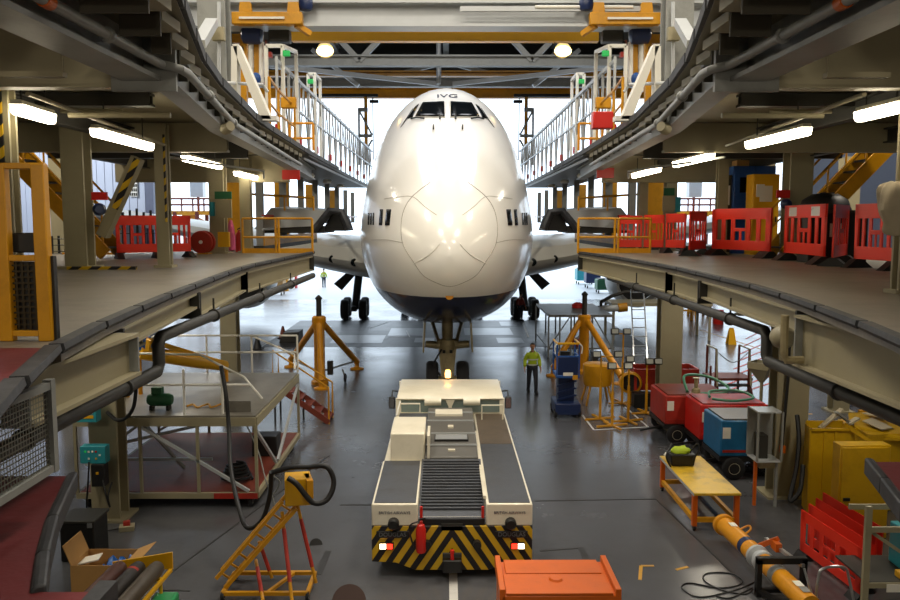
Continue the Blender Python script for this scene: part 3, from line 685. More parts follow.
cb = T(MB().slab([(-1.2, 2.47, 1.28), (-1.2, 2.47, 1.84), (-1.2, 3.0, 1.88), (-1.2, 3.7, 1.88), (-1.2, 3.7, 1.28)], (.68, 0, 0)), 'equipment_box', 'white_tug', bevel=.02)
T(MB().b2(-1.2, -.5, 3.7, 5.6, 1.28, 1.5), 'battery_cover', 'tug_top', bevel=.02)
T(MB().tube([(-1.18, 4.2, 1.5), (-1.18, 4.2, 1.78), (-1.18, 5.6, 1.78), (-1.18, 5.6, 1.5)], .02, 6), 'grab_rail', 'white_tug')
T(MB().tube([(-1.18, 5.6, 1.72), (-.72, 5.6, 1.72), (-.72, 5.6, 1.5)], .02, 6), 'grab_rail', 'white_tug')
T(MB().tube([(1.25, 5.7, 1.3), (1.25, 5.7, 1.66), (.75, 5.7, 1.66), (.75, 5.7, 1.3)], .02, 6), 'grab_rail', 'white_tug')
T(MB().slab([(-.47, 3.75, 1.3), (-.47, 2.3, 1.3), (-.47, 2.3, 1.84), (-.47, 3.0, 1.86)], (.05, 0, 0)), 'splash_guard', 'white_tug')
# louvred ramp and hood
rp = T(MB().slab([(-.575, .05, .93), (-.575, .45, 1.02), (-.575, 2.3, 1.38), (-.575, 2.3, .9)], (1.15, 0, 0)), 'radiator_ramp', 'tug_top')
mb = MB()
for k in range(17):
    y = .5 + k*.105; z = 1.035 + (y-.45)*.195; mb.bar((-.54, y, z), (.54, y, z), .07, .03)
T(mb, 'louvre_grille', 'tug_top', rp)
hd = T(MB().slab([(-.53, 2.3, 1.42), (-.53, 3.3, 1.5), (-.53, 5.9, 1.56), (-.53, 5.9, 1.0), (-.53, 2.3, 1.0)], (1.06, 0, 0)), 'engine_hood', 'tug_hood', bevel=.03)
for y in (2.9, 3.7, 4.7, 5.4): T(MB().bar((-.53, y, 1.475 + max(0, y-2.3)*.027), (.53, y, 1.475 + max(0, y-2.3)*.027), .025, .03), 'hood_joint', 'pale_steel', hd)
T(MB().b2(-.34, .36, 3.15, 3.55, 1.49, 1.53), 'vent', 'black', hd)
for k in range(6): T(MB().bar((-.32, 3.19+k*.06, 1.535), (.34, 3.19+k*.06, 1.535), .025, .02), 'vent_slat', 'pale_steel', hd)
T(MB().b2(-.06, .06, 4.1, 4.25, 1.52, 1.56), 'latch', 'white_tug', hd); T(MB().b2(-.06, .08, 2.6, 2.68, 1.44, 1.475), 'latch', 'white_tug', hd)
T(MB().b2(-.35, .28, 5.1, 5.6, 1.54, 1.59), 'cover_plate', 'white_tug', hd)
T(MB().bar((.56, .3, 1.31), (.56, 4.6, 1.31), .05, .05), 'deck_edge', 'white_tug')
# cab
cab = T(MB().slab([(-1.33, 6.25, 1.25), (-1.33, 6.25, 1.38), (-1.3, 6.28, 1.72), (-1.28, 6.4, 1.76), (-1.28, 8.1, 1.8), (-1.3, 8.25, 1.74), (-1.36, 8.6, 1.2), (-1.36, 8.6, .35), (-1.36, 6.3, .35)], (.0, 0, 0)), 'cab_side', 'white_tug') if False else None
cab = T(MB().slab([(-1.3, 6.2, 1.70), (-1.3, 6.35, 1.77), (-1.3, 8.1, 1.81), (-1.3, 8.25, 1.74), (-1.3, 8.2, 1.7), (-1.3, 6.3, 1.64)], (2.6, 0, 0)), 'cab_roof', 'white_tug', bevel=.03, seg=3)
T(MB().b2(-1.33, 1.33, 6.28, 6.36, .9, 1.36), 'cab_back_panel', 'white_tug', cab)
for x in (-1.27, 1.27): T(MB().b2(x-.06, x+.06, 6.24, 6.34, 1.3, 1.7), 'back_pillar', 'white_tug', cab)
T(MB().slab([(-.12, 6.24, 1.68), (.12, 6.24, 1.68), (.04, 6.24, 1.5), (.03, 6.24, 1.36), (-.03, 6.24, 1.36), (-.04, 6.24, 1.5)], (0, .08, 0)), 'back_pillar', 'white_tug', cab)
for x in (-1.31, 1.31): 
    T(MB().b2(x-.03, x+.03, 6.3, 8.5, .5, 1.3), 'cab_door', 'white_tug', cab)
    T(MB().b2(x-.04, x+.04, 8.1, 8.2, 1.25, 1.75), 'front_pillar', 'white_tug', cab)
T(MB().b2(-1.3, 1.3, 8.3, 8.7, .4, 1.25), 'front_panel', 'white_tug', cab)
T(MB().b2(-1.25, 1.25, 6.4, 8.3, .34, .4), 'cab_floor', 'black', cab)
T(MB().slab([(-1.25, 6.26, 1.36), (1.25, 6.26, 1.36), (1.25, 6.28, 1.66), (-1.25, 6.28, 1.66)], (0, .012, 0)), 'back_window', glass('tug_glass', '#9fb0ac', .02), cab)
for x in (-.42, .52): T(MB().cyl((x-.2, 6.05, 1.66), (x+.2, 6.05, 1.66), .085, n=14), 'work_lamp', 'white_tug', cab)
T(MB().lathe([(.08, 0), (.08, .05)], (-.05, 8.15, 1.8), (0, 0, 1), 14), 'beacon_base', 'black', cab)
T(MB().lathe([(.075, 0), (.08, .12), (.06, .2), (0, .21)], (-.05, 8.15, 1.85), (0, 0, 1), 14), 'beacon', 'beacon_orange', cab)
for s in (-1, 1):
    mrr = T(MB().box((s*1.45, 6.6, 1.52), (.16, .1, .3)), 'mirror', 'black', bevel=.03)
    T(MB().box((s*1.45, 6.545, 1.52), (.12, .01, .24)), 'mirror_glass', mat('mirror', '#d8d8d8', .03, 1, 0), mrr)
    T(MB().tube([(s*1.3, 7.0, 1.72), (s*1.44, 6.7, 1.8), (s*1.45, 6.6, 1.66)], .018, 6), 'mirror_arm', 'black', mrr)
    # lights, lettering, tow eyes
    lt = T(MB().b2(s*.98, s*1.22, -.04, 0, .53, .64), 'tail_lamp', 'black')
    T(MB().b2(s*1.11, s*1.21, -.06, -.035, .545, .625), 'white_lens', 'tail_white', lt)
    T(MB().b2(s*1.0, s*1.09, -.06, -.035, .545, .625), 'red_lens', 'tail_red', lt)
    np = T(MB().b2(s*.72, s*1.27, -.025, 0, .72, .84), 'name_plate', 'black', bevel=.01)
    mat('letter_grey', '#66686b', .4)
    text('DOUGLAS', .1, 'letter_grey', tug, (TX + s*1.0, TY-.03, .78), (PI/2, 0, 0), 'name_lettering')
    text('BRITISH AIRWAYS', .066, 'letter_navy', tug, (TX + s*.965, TY-.008, 1.15), (PI/2, 0, 0), 'airline_lettering')
    T(MB().lathe([(.095, 0), (.095, .1), (.07, .12), (0, .12)], (s*.98, -.0, .98), (0, -1, 0), 14), 'rubber_buffer', 'black')
    T(MB().lathe([(.07, 0), (.07, .12), (0, .12)], (s*.42, 0, .62), (0, -1, 0), 12), 'socket', 'black')
    T(MB().cyl((s*.52, .1, .93), (s*.52, .1, 1.22), .025, n=8), 'marker_post', 'red')
    for y in (1.5, 6.6): wheel((TX + s*1.1, TY + y, .45), .45, .36, tug)
h = T(MB().b2(-.16, .16, -.2, .1, .18, .4), 'tow_hitch', 'black', bevel=.02); T(MB().cyl((0, -.14, .2), (0, -.14, .56), .035), 'hitch_pin', 'red', h)
T(MB().b2(-.16, .16, -.16, -.1, .44, .5), 'hitch_plate', 'dark_steel', h)
T(MB().b2(-.18, .18, 0.0, .06, .84, .96), 'valve_block', 'dark_steel')
T(MB().b2(-.55, .55, .02, .1, .93, 1.03), 'step_edge', 'black')
# fire extinguisher hung on the tug's back end: strapped to it
ex = thing('fire_extinguisher', 'red fire extinguisher strapped to the hazard chevrons of the tug', 'fire extinguisher', (TX-.55, TY-.1, .5))
MB().lathe([(0, 0), (.075, .01), (.085, .04), (.085, .4), (.06, .48), (.03, .5), (.03, .54), (0, .54)], (TX-.52, TY-.1, .5), (0, 0, 1), 18).build('cylinder', 'red', ex)
MB().bar((TX-.56, TY-.1, 1.06), (TX-.44, TY-.12, 1.1), .03).build('lever', 'black', ex)
MB().tube(arc([(TX-.54, TY-.12, 1.05), (TX-.7, TY-.14, .98), (TX-.68, TY-.14, .75), (TX-.62, TY-.14, .6)]), .015, 6).build('hose', 'black', ex)
# ================================================================ shared kinds
mat('lamp_body', '#b9b4a4', .5); mat('paper', '#e6e2d6', .7, 0, .05, 4)
# fluorescent fittings under the upper docks: a line of four on each side
def fitting():
    t = thing('fluorescent_lamp', '', 'light fitting', (0, 0, 0))
    MB().slab([(-.11, -1, .1), (.11, -1, .1), (.08, -1, .17), (-.08, -1, .17)], (0, 2, 0)).build('housing', 'lamp_body', t)
    MB().slab([(-.12, -1, .1), (.12, -1, .1), (.1, -1, -.02), (.06, -1, -.05), (-.06, -1, -.05), (-.1, -1, -.02)], (0, 2, 0)).build('diffuser', 'tube_light', t)
    for y in (-.7, .7): MB().cyl((0, y, .17), (0, y, .62), .014, n=6).build('hanger', 'dark_steel', t)
    return t
fl = fitting()
LP = []
for (x0, y0, x1, y1) in ((16, 111, 51, 121), (92, 133, 152, 149), (183, 159, 221, 168), (235, 174, 260, 180)):
    LP.append((x0, y0, x1, y1, -1))
for (x0, y0, x1, y1) in ((905, 108, 858, 119), (810, 132, 747, 147), (713, 157, 674, 166), (660, 170, 633, 177)):
    LP.append((x0, y0, x1, y1, 1))
order = ['first', 'second', 'third', 'last']
for i, (x0, y0, x1, y1, s) in enumerate(LP):
    p = on(x0, y0, 7.3); q = on(x1, y1, 7.3); c = (p+q)/2; L_ = max(1.0, (q-p).length)
    o = fl if i == 0 else dup(fl)
    o.location = (c.x, c.y, 7.3); o.rotation_euler = (0, 0, math.atan2(q.y-p.y, q.x-p.x) - PI/2); o.scale = (.66, L_*.46, .8)
    o['label'] = 'lit fluorescent lamp under the %s upper dock, %s from the camera' % ('left' if s < 0 else 'right', order[i % 4])
    o['group'] = 'fluorescent lamps under the upper docks'
# plastic pedestrian barrier
def barrier(name='safety_barrier', m='red_barrier', tape=False):
    t = thing(name, '', 'barrier', (0, 0, 0)); w, h, d = .5, 1.0, .07
    mb = MB().b2(-w, w, -d/2, d/2, .78, 1.0).b2(-w, w, -d/2, d/2, .14, .34).b2(-w, -w+.08, -d/2, d/2, .1, 1.0).b2(w-.08, w, -d/2, d/2, .1, 1.0)
    for x in (-.3, -.13, .13, .3): mb.b2(x-.035, x+.035, -d*.35, d*.35, .3, .8)
    mb.b2(-.14, .14, -d*.35, d*.35, .53, .6); mb.b2(-.02, .02, -d*.3, d*.3, .3, .55)
    mb.build('panel', m, t, bevel=.008, seg=1)
    if tape:
        for x in (-.28, .28): MB().b2(x-.1, x+.1, -d/2-.004, -d/2, .81, .97).build('reflective_patch', 'reflective', t)
    MB().slab([(-w-.02, -.42, 0), (-w-.02, .42, 0), (-w-.02, .3, .05), (-w-.02, .1, .14), (-w-.02, -.1, .14), (-w-.02, -.3, .05)], (.16, 0, 0)).build('foot', 'black', t)
    MB().slab([(w-.14, -.42, 0), (w-.14, .42, 0), (w-.14, .3, .05), (w-.14, .1, .14), (w-.14, -.1, .14), (w-.14, -.3, .05)], (.16, 0, 0)).build('foot', 'black', t)
    return t
bar0 = barrier(); used = [False]
def put_barrier(a, b, h, label, group, z=ZD, src=None):
    p = on(a[0], a[1], z); q = on(b[0], b[1], z); c = (p+q)/2; L_ = (q-p).length
    src = src or bar0
    if src is bar0 and used[0]: o = dup(src)
    else:
        o = src
        if src is bar0: used[0] = True
    o.location = (c.x, c.y, z + .002); o.rotation_euler = (0, 0, math.atan2(q.y-p.y, q.x-p.x)); o.scale = (L_/1.0, .7, h)
    o['label'] = label; o['group'] = group; return o
gl = 'red barriers on the left dock'; gr = 'red barriers along the right dock'
put_barrier((117, 259), (159.5, 258), 1.05, 'red plastic barrier beside the big cream column on the left dock', gl)
put_barrier((160.5, 258), (191, 257), 1.05, 'red plastic barrier behind the thin post, next to the hose reel', gl)
for a, b, h, lab in (((619, 252.2), (641.5, 252.4), 1.08, 'red barrier at the far end of the right-hand row, by the yellow rail'),
                     ((643.5, 252.5), (663.5, 252.8), 1.1, 'second red barrier from the far end of the right-hand row'),
                     ((665.5, 253), (685, 253.6), 1.13, 'third red barrier from the far end of the right-hand row'),
                     ((689, 256.2), (705, 254.6), 1.18, 'turned red barrier between the far row and the blue locker'),
                     ((712, 255), (770, 258.5), 1.24, 'wide red barrier in front of the blue and yellow lockers'),
                     ((832, 266.5), (846, 263), 1.25, 'red barrier turned sideways next to the white-patched one'),
                     ((854, 267.5), (896, 271), 1.24, 'red barrier beside the pale post at the camera end of the row')):
    put_barrier(a, b, h, lab, gr)
put_barrier((784, 260), (824, 265), 1.27, 'red barrier with two white reflective patches on its top band', gr, src=barrier('safety_barrier', tape=True))
# railings: posts and rails are parts
def railing(name, label, cat, posts, h, rails=(1.0, .5), r=.025, m='yellow', toe=0, z=None, group=None):
    t = thing(name, label, cat, tuple(posts[0]), group)
    for p in posts: MB().cyl(p, V(p)+V((0, 0, h)), r, n=8).build('post', m, t)
    for k in rails: MB().tube([V(p)+V((0, 0, h*k)) for p in posts], r*.9, 8).build('rail', m, t)
    if toe: MB().slab([V(p) for p in posts] + [V(p)+V((0, 0, toe)) for p in reversed(posts)], (0, .03, 0)).build('toe_board', m, t)
    return t
P24 = lambda a: V((at(a, 250, 23.3).x, 23.3, ZD))
railing('guard_rail', 'yellow guard rail closing the far end of the left dock', 'railing', [P24(243), P24(276), P24(279), P24(312.5)], 1.0, (1.0, .46), .035, toe=.14)
railing('guard_rail', 'yellow guard rail closing the far end of the right dock', 'railing', [P24(578), P24(614.5), P24(618), P24(650)], 1.0, (1.0, .46), .035, toe=.14)
# ---------------------------------------------------------------- lower red platforms next to the camera
def lowplat(s, edge, nm):
    pts = [tuple(on(a, b, 3.9)) for a, b in edge]; far = pts[0]; near = pts[-1]
    struct('floor_lower_' + nm, MB().poly([V(p) for p in pts] + [V((s*7, near[1], 3.9)), V((s*7, far[1], 3.9))], .12), 'deck_red')
    t = thing('platform_bumper', 'curved dark rubber bumper edging the lower red platform, %s side' % nm, 'bumper', pts[0], 'bumpers of the lower red platforms')
    for p, q in zip(pts[:-1], pts[1:]): MB().ext([(-.03, -.11), (.06, -.11), (.06, .01), (.03, .04), (-.03, .04)] if s < 0 else [(-.06, -.11), (.03, -.11), (.03, .04), (-.03, .04), (-.06, .01)], p, q).build('bumper_length', 'rubber', t, bevel=.015)
lowplat(-1, [(74, 476), (54, 520), (45, 556), (41, 592)], 'left')
lowplat(1, [(868, 462), (884, 482), (905, 510), (925, 545)], 'right')
struct('floor_flap', MB().poly([on(0, 592, 3.9), on(88, 592, 3.9), on(90, 620, 3.9), on(0, 620, 3.9)], .08), 'deck_red')
solo('flap_bumper', MB().box(on(98, 606, 3.86), (.1, .3, .16)), 'rubber', 'dark rubber block ending the red flap at the bottom of the view', 'bumper')
# wire mesh guard
xm = -2.74
t = thing('mesh_guard', 'grey framed wire mesh guard hung below the red deck edge', 'guard panel', (xm, 4, 4.3))
MB().bar((xm, 3.0, 4.88), (xm, 5.45, 4.88), .05).build('top_rail', 'grey_steel', t); MB().bar((xm, 3.0, 4.3), (xm, 5.45, 4.3), .05).build('bottom_rail', 'grey_steel', t)
MB().bar((xm, 5.45, 4.27), (xm, 5.45, 4.92), .06).build('post', 'grey_steel', t); MB().bar((xm, 4.7, 4.3), (xm, 4.7, 4.88), .04).build('post', 'grey_steel', t)
MB().slab([(xm, 3.0, 4.3), (xm, 5.45, 4.3), (xm, 5.45, 4.88), (xm, 3.0, 4.88)], (.004, 0, 0)).build('wire_panel', 'wire_mesh', t)
# yellow gate beside the camera
Yg = 6.05; G = lambda a, b: at(a, b, Yg)
t = thing('yellow_gate', 'yellow steel gate frame with mesh lower panel standing on the left dock', 'gate', tuple(G(25, 343)))
for a in (4, 43): MB().bar((G(a, 250).x, Yg, ZD), (G(a, 250).x, Yg, G(4, 164).z), .1, .08).build('upright', 'yellow', t, bevel=.008)
for b in (166, 258, 333): MB().bar(G(0, b), G(45, b), .06, .045).build('crossbar', 'yellow', t, bevel=.006)
MB().slab([G(8, 336), G(40, 336), G(40, 262), G(8, 262)], (0, .006, 0)).build('mesh_panel', 'wire_mesh_dark', t)
MB().slab([G(9, 336)+V((0, .06, 0)), G(38, 336)+V((0, .06, 0)), G(38, 262)+V((0, .06, 0)), G(9, 262)+V((0, .06, 0))], (0, .02, 0)).build('dark_backing', 'black', t)
MB().bar((G(53, 300).x, Yg+.03, ZD), (G(53, 300).x, Yg+.03, G(50, 256).z), .03, .05).build('hinge_bar', 'black', t)
MB().bar(G(-60, 166), G(0, 166), .06, .045).build('crossbar', 'yellow', t)
solo('black_case', MB().box(G(21, 243) + V((0, .16, 0)), (.2, .2, .15)), 'black', 'black box resting behind the yellow gate at mid height', 'box', bevel=.01)
# stairs to the upper dock
def stairs(s, nm):
    Y0 = 19.8; t = thing('staircase', 'yellow steel staircase with dark treads climbing to the %s upper dock' % nm, 'stairs', (s*8.6, Y0, ZD))
    a = V((s*8.4, Y0, ZD)); b = V((s*11.2, Y0, 8.1))
    for dy in (0, 1.0): MB().bar(a+V((0, dy, .1)), b+V((0, dy, .1)), .08, .34).build('stringer', 'yellow', t)
    for k in range(11):
        p = a.lerp(b, (k+.5)/11); MB().box(p+V((0, .5, .12)), (.3, .96, .04)).build('tread', 'black', t)
    for dy in (0, 1.0):
        MB().tube([a+V((0, dy, 1.2)), b+V((0, dy, 1.2))], .03, 8).build('handrail', 'yellow', t)
        MB().tube([a+V((0, dy, .7)), b+V((0, dy, .7))], .025, 8).build('handrail', 'yellow', t)
        for k in (.02, .35, .68): p = a.lerp(b, k); MB().cyl(p+V((0, dy, 0)), p+V((0, dy, 1.2)), .028, n=8).build('baluster', 'yellow', t)
stairs(-1, 'left'); stairs(1, 'right')
# ---------------------------------------------------------------- signs and boxes on the columns
def panel(a, b, c, d, Y, m, name, label, cat, th=.05, group=None, **k):
    p = at(a, b, Y); q = at(c, d, Y)
    return solo(name, MB().b2(p.x, q.x, Y, Y+th, q.z, p.z), m, label, cat, group, **k)
panel(91, 192, 107, 200, 15.3, 'red', 'red_sign', 'red sign on the big cream column of the left dock', 'sign')
panel(777, 190, 790, 198, 19.65, 'red', 'red_sign', 'red sign on the big cream column behind the right barriers', 'sign')
panel(282, 170, 300, 179.5, 24.42, 'red', 'red_sign', 'red sign hanging under the far end of the left upper dock', 'sign')
panel(597, 168, 614, 178, 24.42, 'red', 'red_sign', 'red sign hanging under the far end of the right upper dock', 'sign')
for a, nm in ((99, 'left'), (783, 'right')):
    p = at(a, 209.5 if a < 400 else 204, 15.35 if a < 400 else 19.7)
    t = thing('alarm_sounder', 'round dark blue alarm sounder on the cream column of the %s dock' % nm, 'alarm', tuple(p))
    MB().lathe([(.0, 0), (.1, .0), (.12, .04), (.12, .14), (.08, .2), (0, .2)], p, (.5, -1, 0), 18).build('horn', 'blue_dark', t)
    MB().box(p + V((.03, .06, 0)), (.08, .12, .1)).build('bracket', 'dark_steel', t)
Yk = 22.75
panel(214.5, 191.5, 231.5, 199, Yk, 'green_dark', 'green_sign', 'dark green notice on the dark column by the hose reel', 'sign')
cp = panel(215, 199.5, 231.5, 218, Yk, 'cream_steel', 'control_panel', 'cream control panel under the green notice on the left dock', 'control panel', .1)
panel(209.5, 202, 214.3, 216, Yk, 'teal', 'teal_box', 'teal box on the side of the column, left dock', 'box', .12)
panel(217.5, 232, 229, 247, Yk-.2, 'yellow_clean', 'yellow_box', 'small yellow switch box low on the column by the extinguisher', 'box', .14)
panel(664, 188, 674.5, 195.5, 24.9, 'green_dark', 'green_sign', 'dark green notice on the column above the right barriers', 'sign')
panel(663.5, 195.9, 675, 211, 24.9, 'cream_steel', 'control_panel', 'cream control panel under the green notice on the right dock', 'control panel', .1)
panel(675.6, 197, 680.5, 212, 24.9, 'teal', 'teal_box', 'teal box on the side of the column, right dock', 'box', .12)
p = on(203, 254, ZD)
t = thing('hose_reel', 'dark red hose reel standing on the far part of the left dock', 'hose reel', tuple(p))
c = p + V((0, 0, .34))
MB().lathe([(0, -.03), (.3, -.03), (.32, 0), (.32, .04), (0, .05)], c + V((0, -.14, 0)), (0, 1, 0), 28).build('reel_side', 'red_dull', t)
MB().lathe([(0, -.03), (.3, -.03), (.32, 0), (.32, .04), (0, .05)], c + V((0, .14, 0)), (0, 1, 0), 28).build('reel_side', 'red_dull', t)
MB().cyl(c + V((0, -.13, 0)), c + V((0, .13, 0)), .26, n=24).build('wound_hose', 'black', t)
MB().cyl(c + V((0, -.2, 0)), c + V((0, -.16, 0)), .05, n=14).build('hub', 'reflective', t)
MB().slab([p + V((-.2, -.2, 0)), p + V((.2, -.2, 0)), p + V((.2, .2, 0)), p + V((-.2, .2, 0))], (0, 0, .03)).build('stand', 'yellow', t)
p = on(242, 252, ZD) + V((0, -.3, 0))
t = thing('fire_extinguisher', 'red fire extinguisher standing by the yellow guard rail, left dock', 'fire extinguisher', tuple(p))
MB().lathe([(0, 0), (.1, .01), (.11, .04), (.11, .5), (.08, .58), (.035, .61), (.035, .66), (0, .66)], p, (0, 0, 1), 18).build('cylinder', 'red', t)
MB().bar(p+V((-.05, 0, .68)), p+V((.08, 0, .74)), .035).build('lever', 'black', t)
MB().tube(arc([p+V((.03, -.05, .66)), p+V((.17, -.06, .6)), p+V((.15, -.07, .3))]), .016, 6).build('hose', 'black', t)
p = on(231.5, 251, ZD)
solo('pink_bag', MB().lathe([(.02, 0), (.16, .03), (.15, .3), (.1, .75), (.05, .95), (.0, .97)], p, (0, 0, 1), 12), mat('pink', '#c9527f', .6), 'pink plastic sack hanging beside the column on the left dock', 'bag')
# lockers on the right dock
def locker(a, b, c, d, Y, depth, m, name, label, doors=1, extra=None):
    p = at(a, b, Y); q = at(c, d, Y); z0 = ZD; t = thing(name, label, 'locker', ((p.x+q.x)/2, Y, z0))
    MB().b2(p.x, q.x, Y, Y+depth, z0, p.z).build('body', m, t, bevel=.01)
    w = (q.x-p.x)/doors
    for k in range(doors):
        dd = MB().b2(p.x+w*k+.02, p.x+w*(k+1)-.02, Y-.025, Y-.001, z0+.08, p.z-.05).build('door', m, t, bevel=.006)
        MB().b2(p.x+w*(k+1)-.1, p.x+w*(k+1)-.07, Y-.05, Y-.026, z0+.9, z0+1.05).build('handle', 'black', dd)
        MB().b2(p.x+w*k+.18, p.x+w*(k+1)-.2, Y-.03, Y-.026, p.z-.75, p.z-.32).build('window' if 'blue' in m else 'notice', 'dark_glass' if 'blue' in m else 'paper', dd)
    return t, p, q
t, p, q = locker(734, 166, 773, 250, 22.95, .55, 'blue', 'tall_locker', 'tall blue locker with glazed doors behind the red barriers', 2)
MB().b2(p.x-.27, p.x-.03, 23.0, 23.5, ZD, p.z-.25).build('side_unit', 'dark_steel', t); MB().b2(p.x-.24, p.x-.08, 22.97, 23.0, p.z-1.1, p.z-.55).build('notice', 'paper', t)
t, p, q = locker(753.5, 174, 777, 251, 22.0, .5, 'yellow_clean', 'tall_locker', 'tall yellow locker with two notices next to the blue one', 1)
MB().b2(p.x+.08, p.x+.3, 21.95, 21.97, p.z-.62, p.z-.28).build('notice', 'paper', t)
solo('package', MB().b2(at(738, 160, 22.95).x, at(750, 160, 22.95).x, 23.0, 23.45, at(740, 167, 22.95).z+.002, at(740, 160, 22.95).z), 'cardboard', 'brown package lying on top of the blue locker', 'box')
# black tank, drum and bags behind the barriers
p = on(834, 262, ZD) + V((.2, 1.0, 0))
solo('black_drum', MB().lathe([(0, 0), (.55, .0), (.58, .1), (.58, 1.2), (.5, 1.42), (.3, 1.55), (0, 1.6)], p, (0, 0, 1), 24), 'black', 'round-topped black drum behind the red barriers on the right dock', 'drum')
p = on(868, 266, ZD) + V((0, 1.3, 0))
t = thing('tool_chest', 'black equipment chest with a pale notice behind the barriers', 'chest', tuple(p))
MB().box(p + V((0, .3, .55)), (1.3, .6, 1.1)).build('body', 'black', t, bevel=.02); MB().box(p + V((0, .3, 1.13)), (1.36, .64, .06)).build('lid', 'dark_steel', t)
MB().box(p + V((-.05, -.005, .72)), (.3, .01, .3)).build('notice', 'paper', t)
p = at(894, 187, 9.88); mb = MB(); nn = 24
RP = [(.03, .06), (.09, .05), (.14, .0), (.16, -.08), (.15, -.18), (.17, -.28), (.15, -.38), (.12, -.46), (.13, -.54), (.1, -.6)]
for k, (r, dz) in enumerate(RP):
    for j in range(nn):
        a = 2*PI*j/nn; q = r*(1 + .22*math.sin(3*a + k*.5) + .14*math.sin(7*a + k*1.1))
        mb.v.append(V((p.x + q*1.25*math.cos(a) + (.05 if k > 5 else 0), 9.88 + .75*q*math.sin(a), p.z + dz + .02*math.sin(2*a+k))))
mb.f = [(i*nn+j, i*nn+(j+1) % nn, (i+1)*nn+(j+1) % nn, (i+1)*nn+j) for i in range(len(RP)-1) for j in range(nn)] + [tuple(range(nn)), tuple((len(RP)-1)*nn+j for j in range(nn))]
solo('cloth', mb, 'cloth', 'crumpled pale cloth hung over the post on the right dock', 'cloth', sub=1)
# folded access canopies at the wing roots
for s, nm in ((-1, 'left'), (1, 'right')):
    X = lambda a, Y=29: at(446 + s*(446-a), 200, Y).x
    Zz = lambda b, Y=29: Z(b, Y)
    t = thing('access_canopy', 'dark folding dock canopy over the %s wing root' % nm, 'canopy', (X(310), 29, Zz(230)))
    MB().slab([(X(256), 28.6, Zz(229)), (X(273), 28.6, Zz(208)), (X(336), 28.6, Zz(211)), (X(316), 28.6, Zz(226))], (0, 3, .1)).build('sloping_roof', 'pale_steel', t)
    MB().b2(X(262), X(325), 28.7, 31.4, Zz(233), Zz(226)).build('body', 'dark_steel', t)
    MB().tube([(X(316), 28.5, Zz(230)), (X(332), 28.5, Zz(211)), (X(343), 28.5, Zz(212)), (X(350), 28.5, Zz(229))], .14, 8).build('seal_frame', 'rubber', t)
    MB().slab([(X(322), 28.9, Zz(231)), (X(332), 28.9, Zz(214)), (X(341), 28.9, Zz(215)), (X(346), 28.9, Zz(231))], (0, 2.4, 0)).build('bellows', 'black', t)
    MB().slab([(X(236), 28.0, Zz(222)), (X(258), 28.0, Zz(199)), (X(258), 28.0, Zz(205)), (X(238), 28.0, Zz(226))], (0, .05, 0)).build('handrail_panel', 'yellow', t)
    MB().tube([(X(256), 28.0, Zz(195)), (X(318), 28.0, Zz(199))], .04, 6).build('handrail', 'yellow', t)
    for a in (258, 290, 318): MB().cyl((X(a), 28.0, Zz(197)), (X(a), 28.0, Zz(211)), .035, n=6).build('baluster', 'yellow', t)
# posts of the side docks further back, with red and white rails
    for k in range(8):
        y = 27.5 + k*3.9; struct('column_hanging', MB().ibeam((s*6.35, y, 5.2 if y < 38 else 5.95), (s*6.35, y, 8.0), .24, .2, .03), 'grey_steel')
        if k % 2 == 0: struct('column_yellow', MB().b2(s*7.2-.3, s*7.2+.3, y, y+.3, 5.2 if y < 38 else 5.95, 8.0), 'yellow')
    struct('floor_side_' + nm, MB().b2(s*6.1, s*9.5, 27, 38, 5.05, 5.2), 'dark_steel')
    solo('walkway_rail', MB().tube([(s*6.15, 27, 6.2), (s*6.15, 56, 6.35)], .05, 6), 'red_white', 'red and white rail along the far walkway beyond the %s dock' % nm, 'railing')
    solo('walkway_rail', MB().tube([(s*6.15, 27, 5.75), (s*6.15, 38, 5.8)], .04, 6), 'pale_steel', 'pale lower rail along the far walkway beyond the %s dock' % nm, 'railing')
    solo('toe_board', MB().b2(s*6.1, s*6.14, 27, 38, 5.2, 5.5), 'yellow', 'yellow toe board along the far walkway beyond the %s dock' % nm, 'toe board')
# ================================================================ pipes under the docks
for s, nm, x, zl, zh, yr, pts in ((-1, 'left', 3.5, 4.2, 4.6, 9.65, None), (1, 'right', 4.3, 4.15, 4.54, 10.6, None)):
    t = thing('drain_pipe', 'dark grey drain pipe with a stepped bend under the %s dock' % nm, 'pipe', (s*x, yr, zl))
    MB().tube([(s*x, 5.0, zl), (s*x, yr-.08, zl), (s*x, yr, zl+.08), (s*x, yr, zh-.08), (s*x, yr+.08, zh), (s*x, 21, zh)], .075, 12).build('pipe_run', 'dark_steel', t)
    for y in (6.5, 8.6, 12, 15, 18): 
        z = zl if y < yr else zh
        MB().lathe([(.085, -.03), (.1, -.02), (.1, .02), (.085, .03)], (s*x, y, z), (0, 1, 0), 14).build('collar', 'dark_steel', t)
        MB().cyl((s*x, y, z+.08), (s*x, y, 4.86), .015, n=6).build('hanger', 'dark_steel', t)
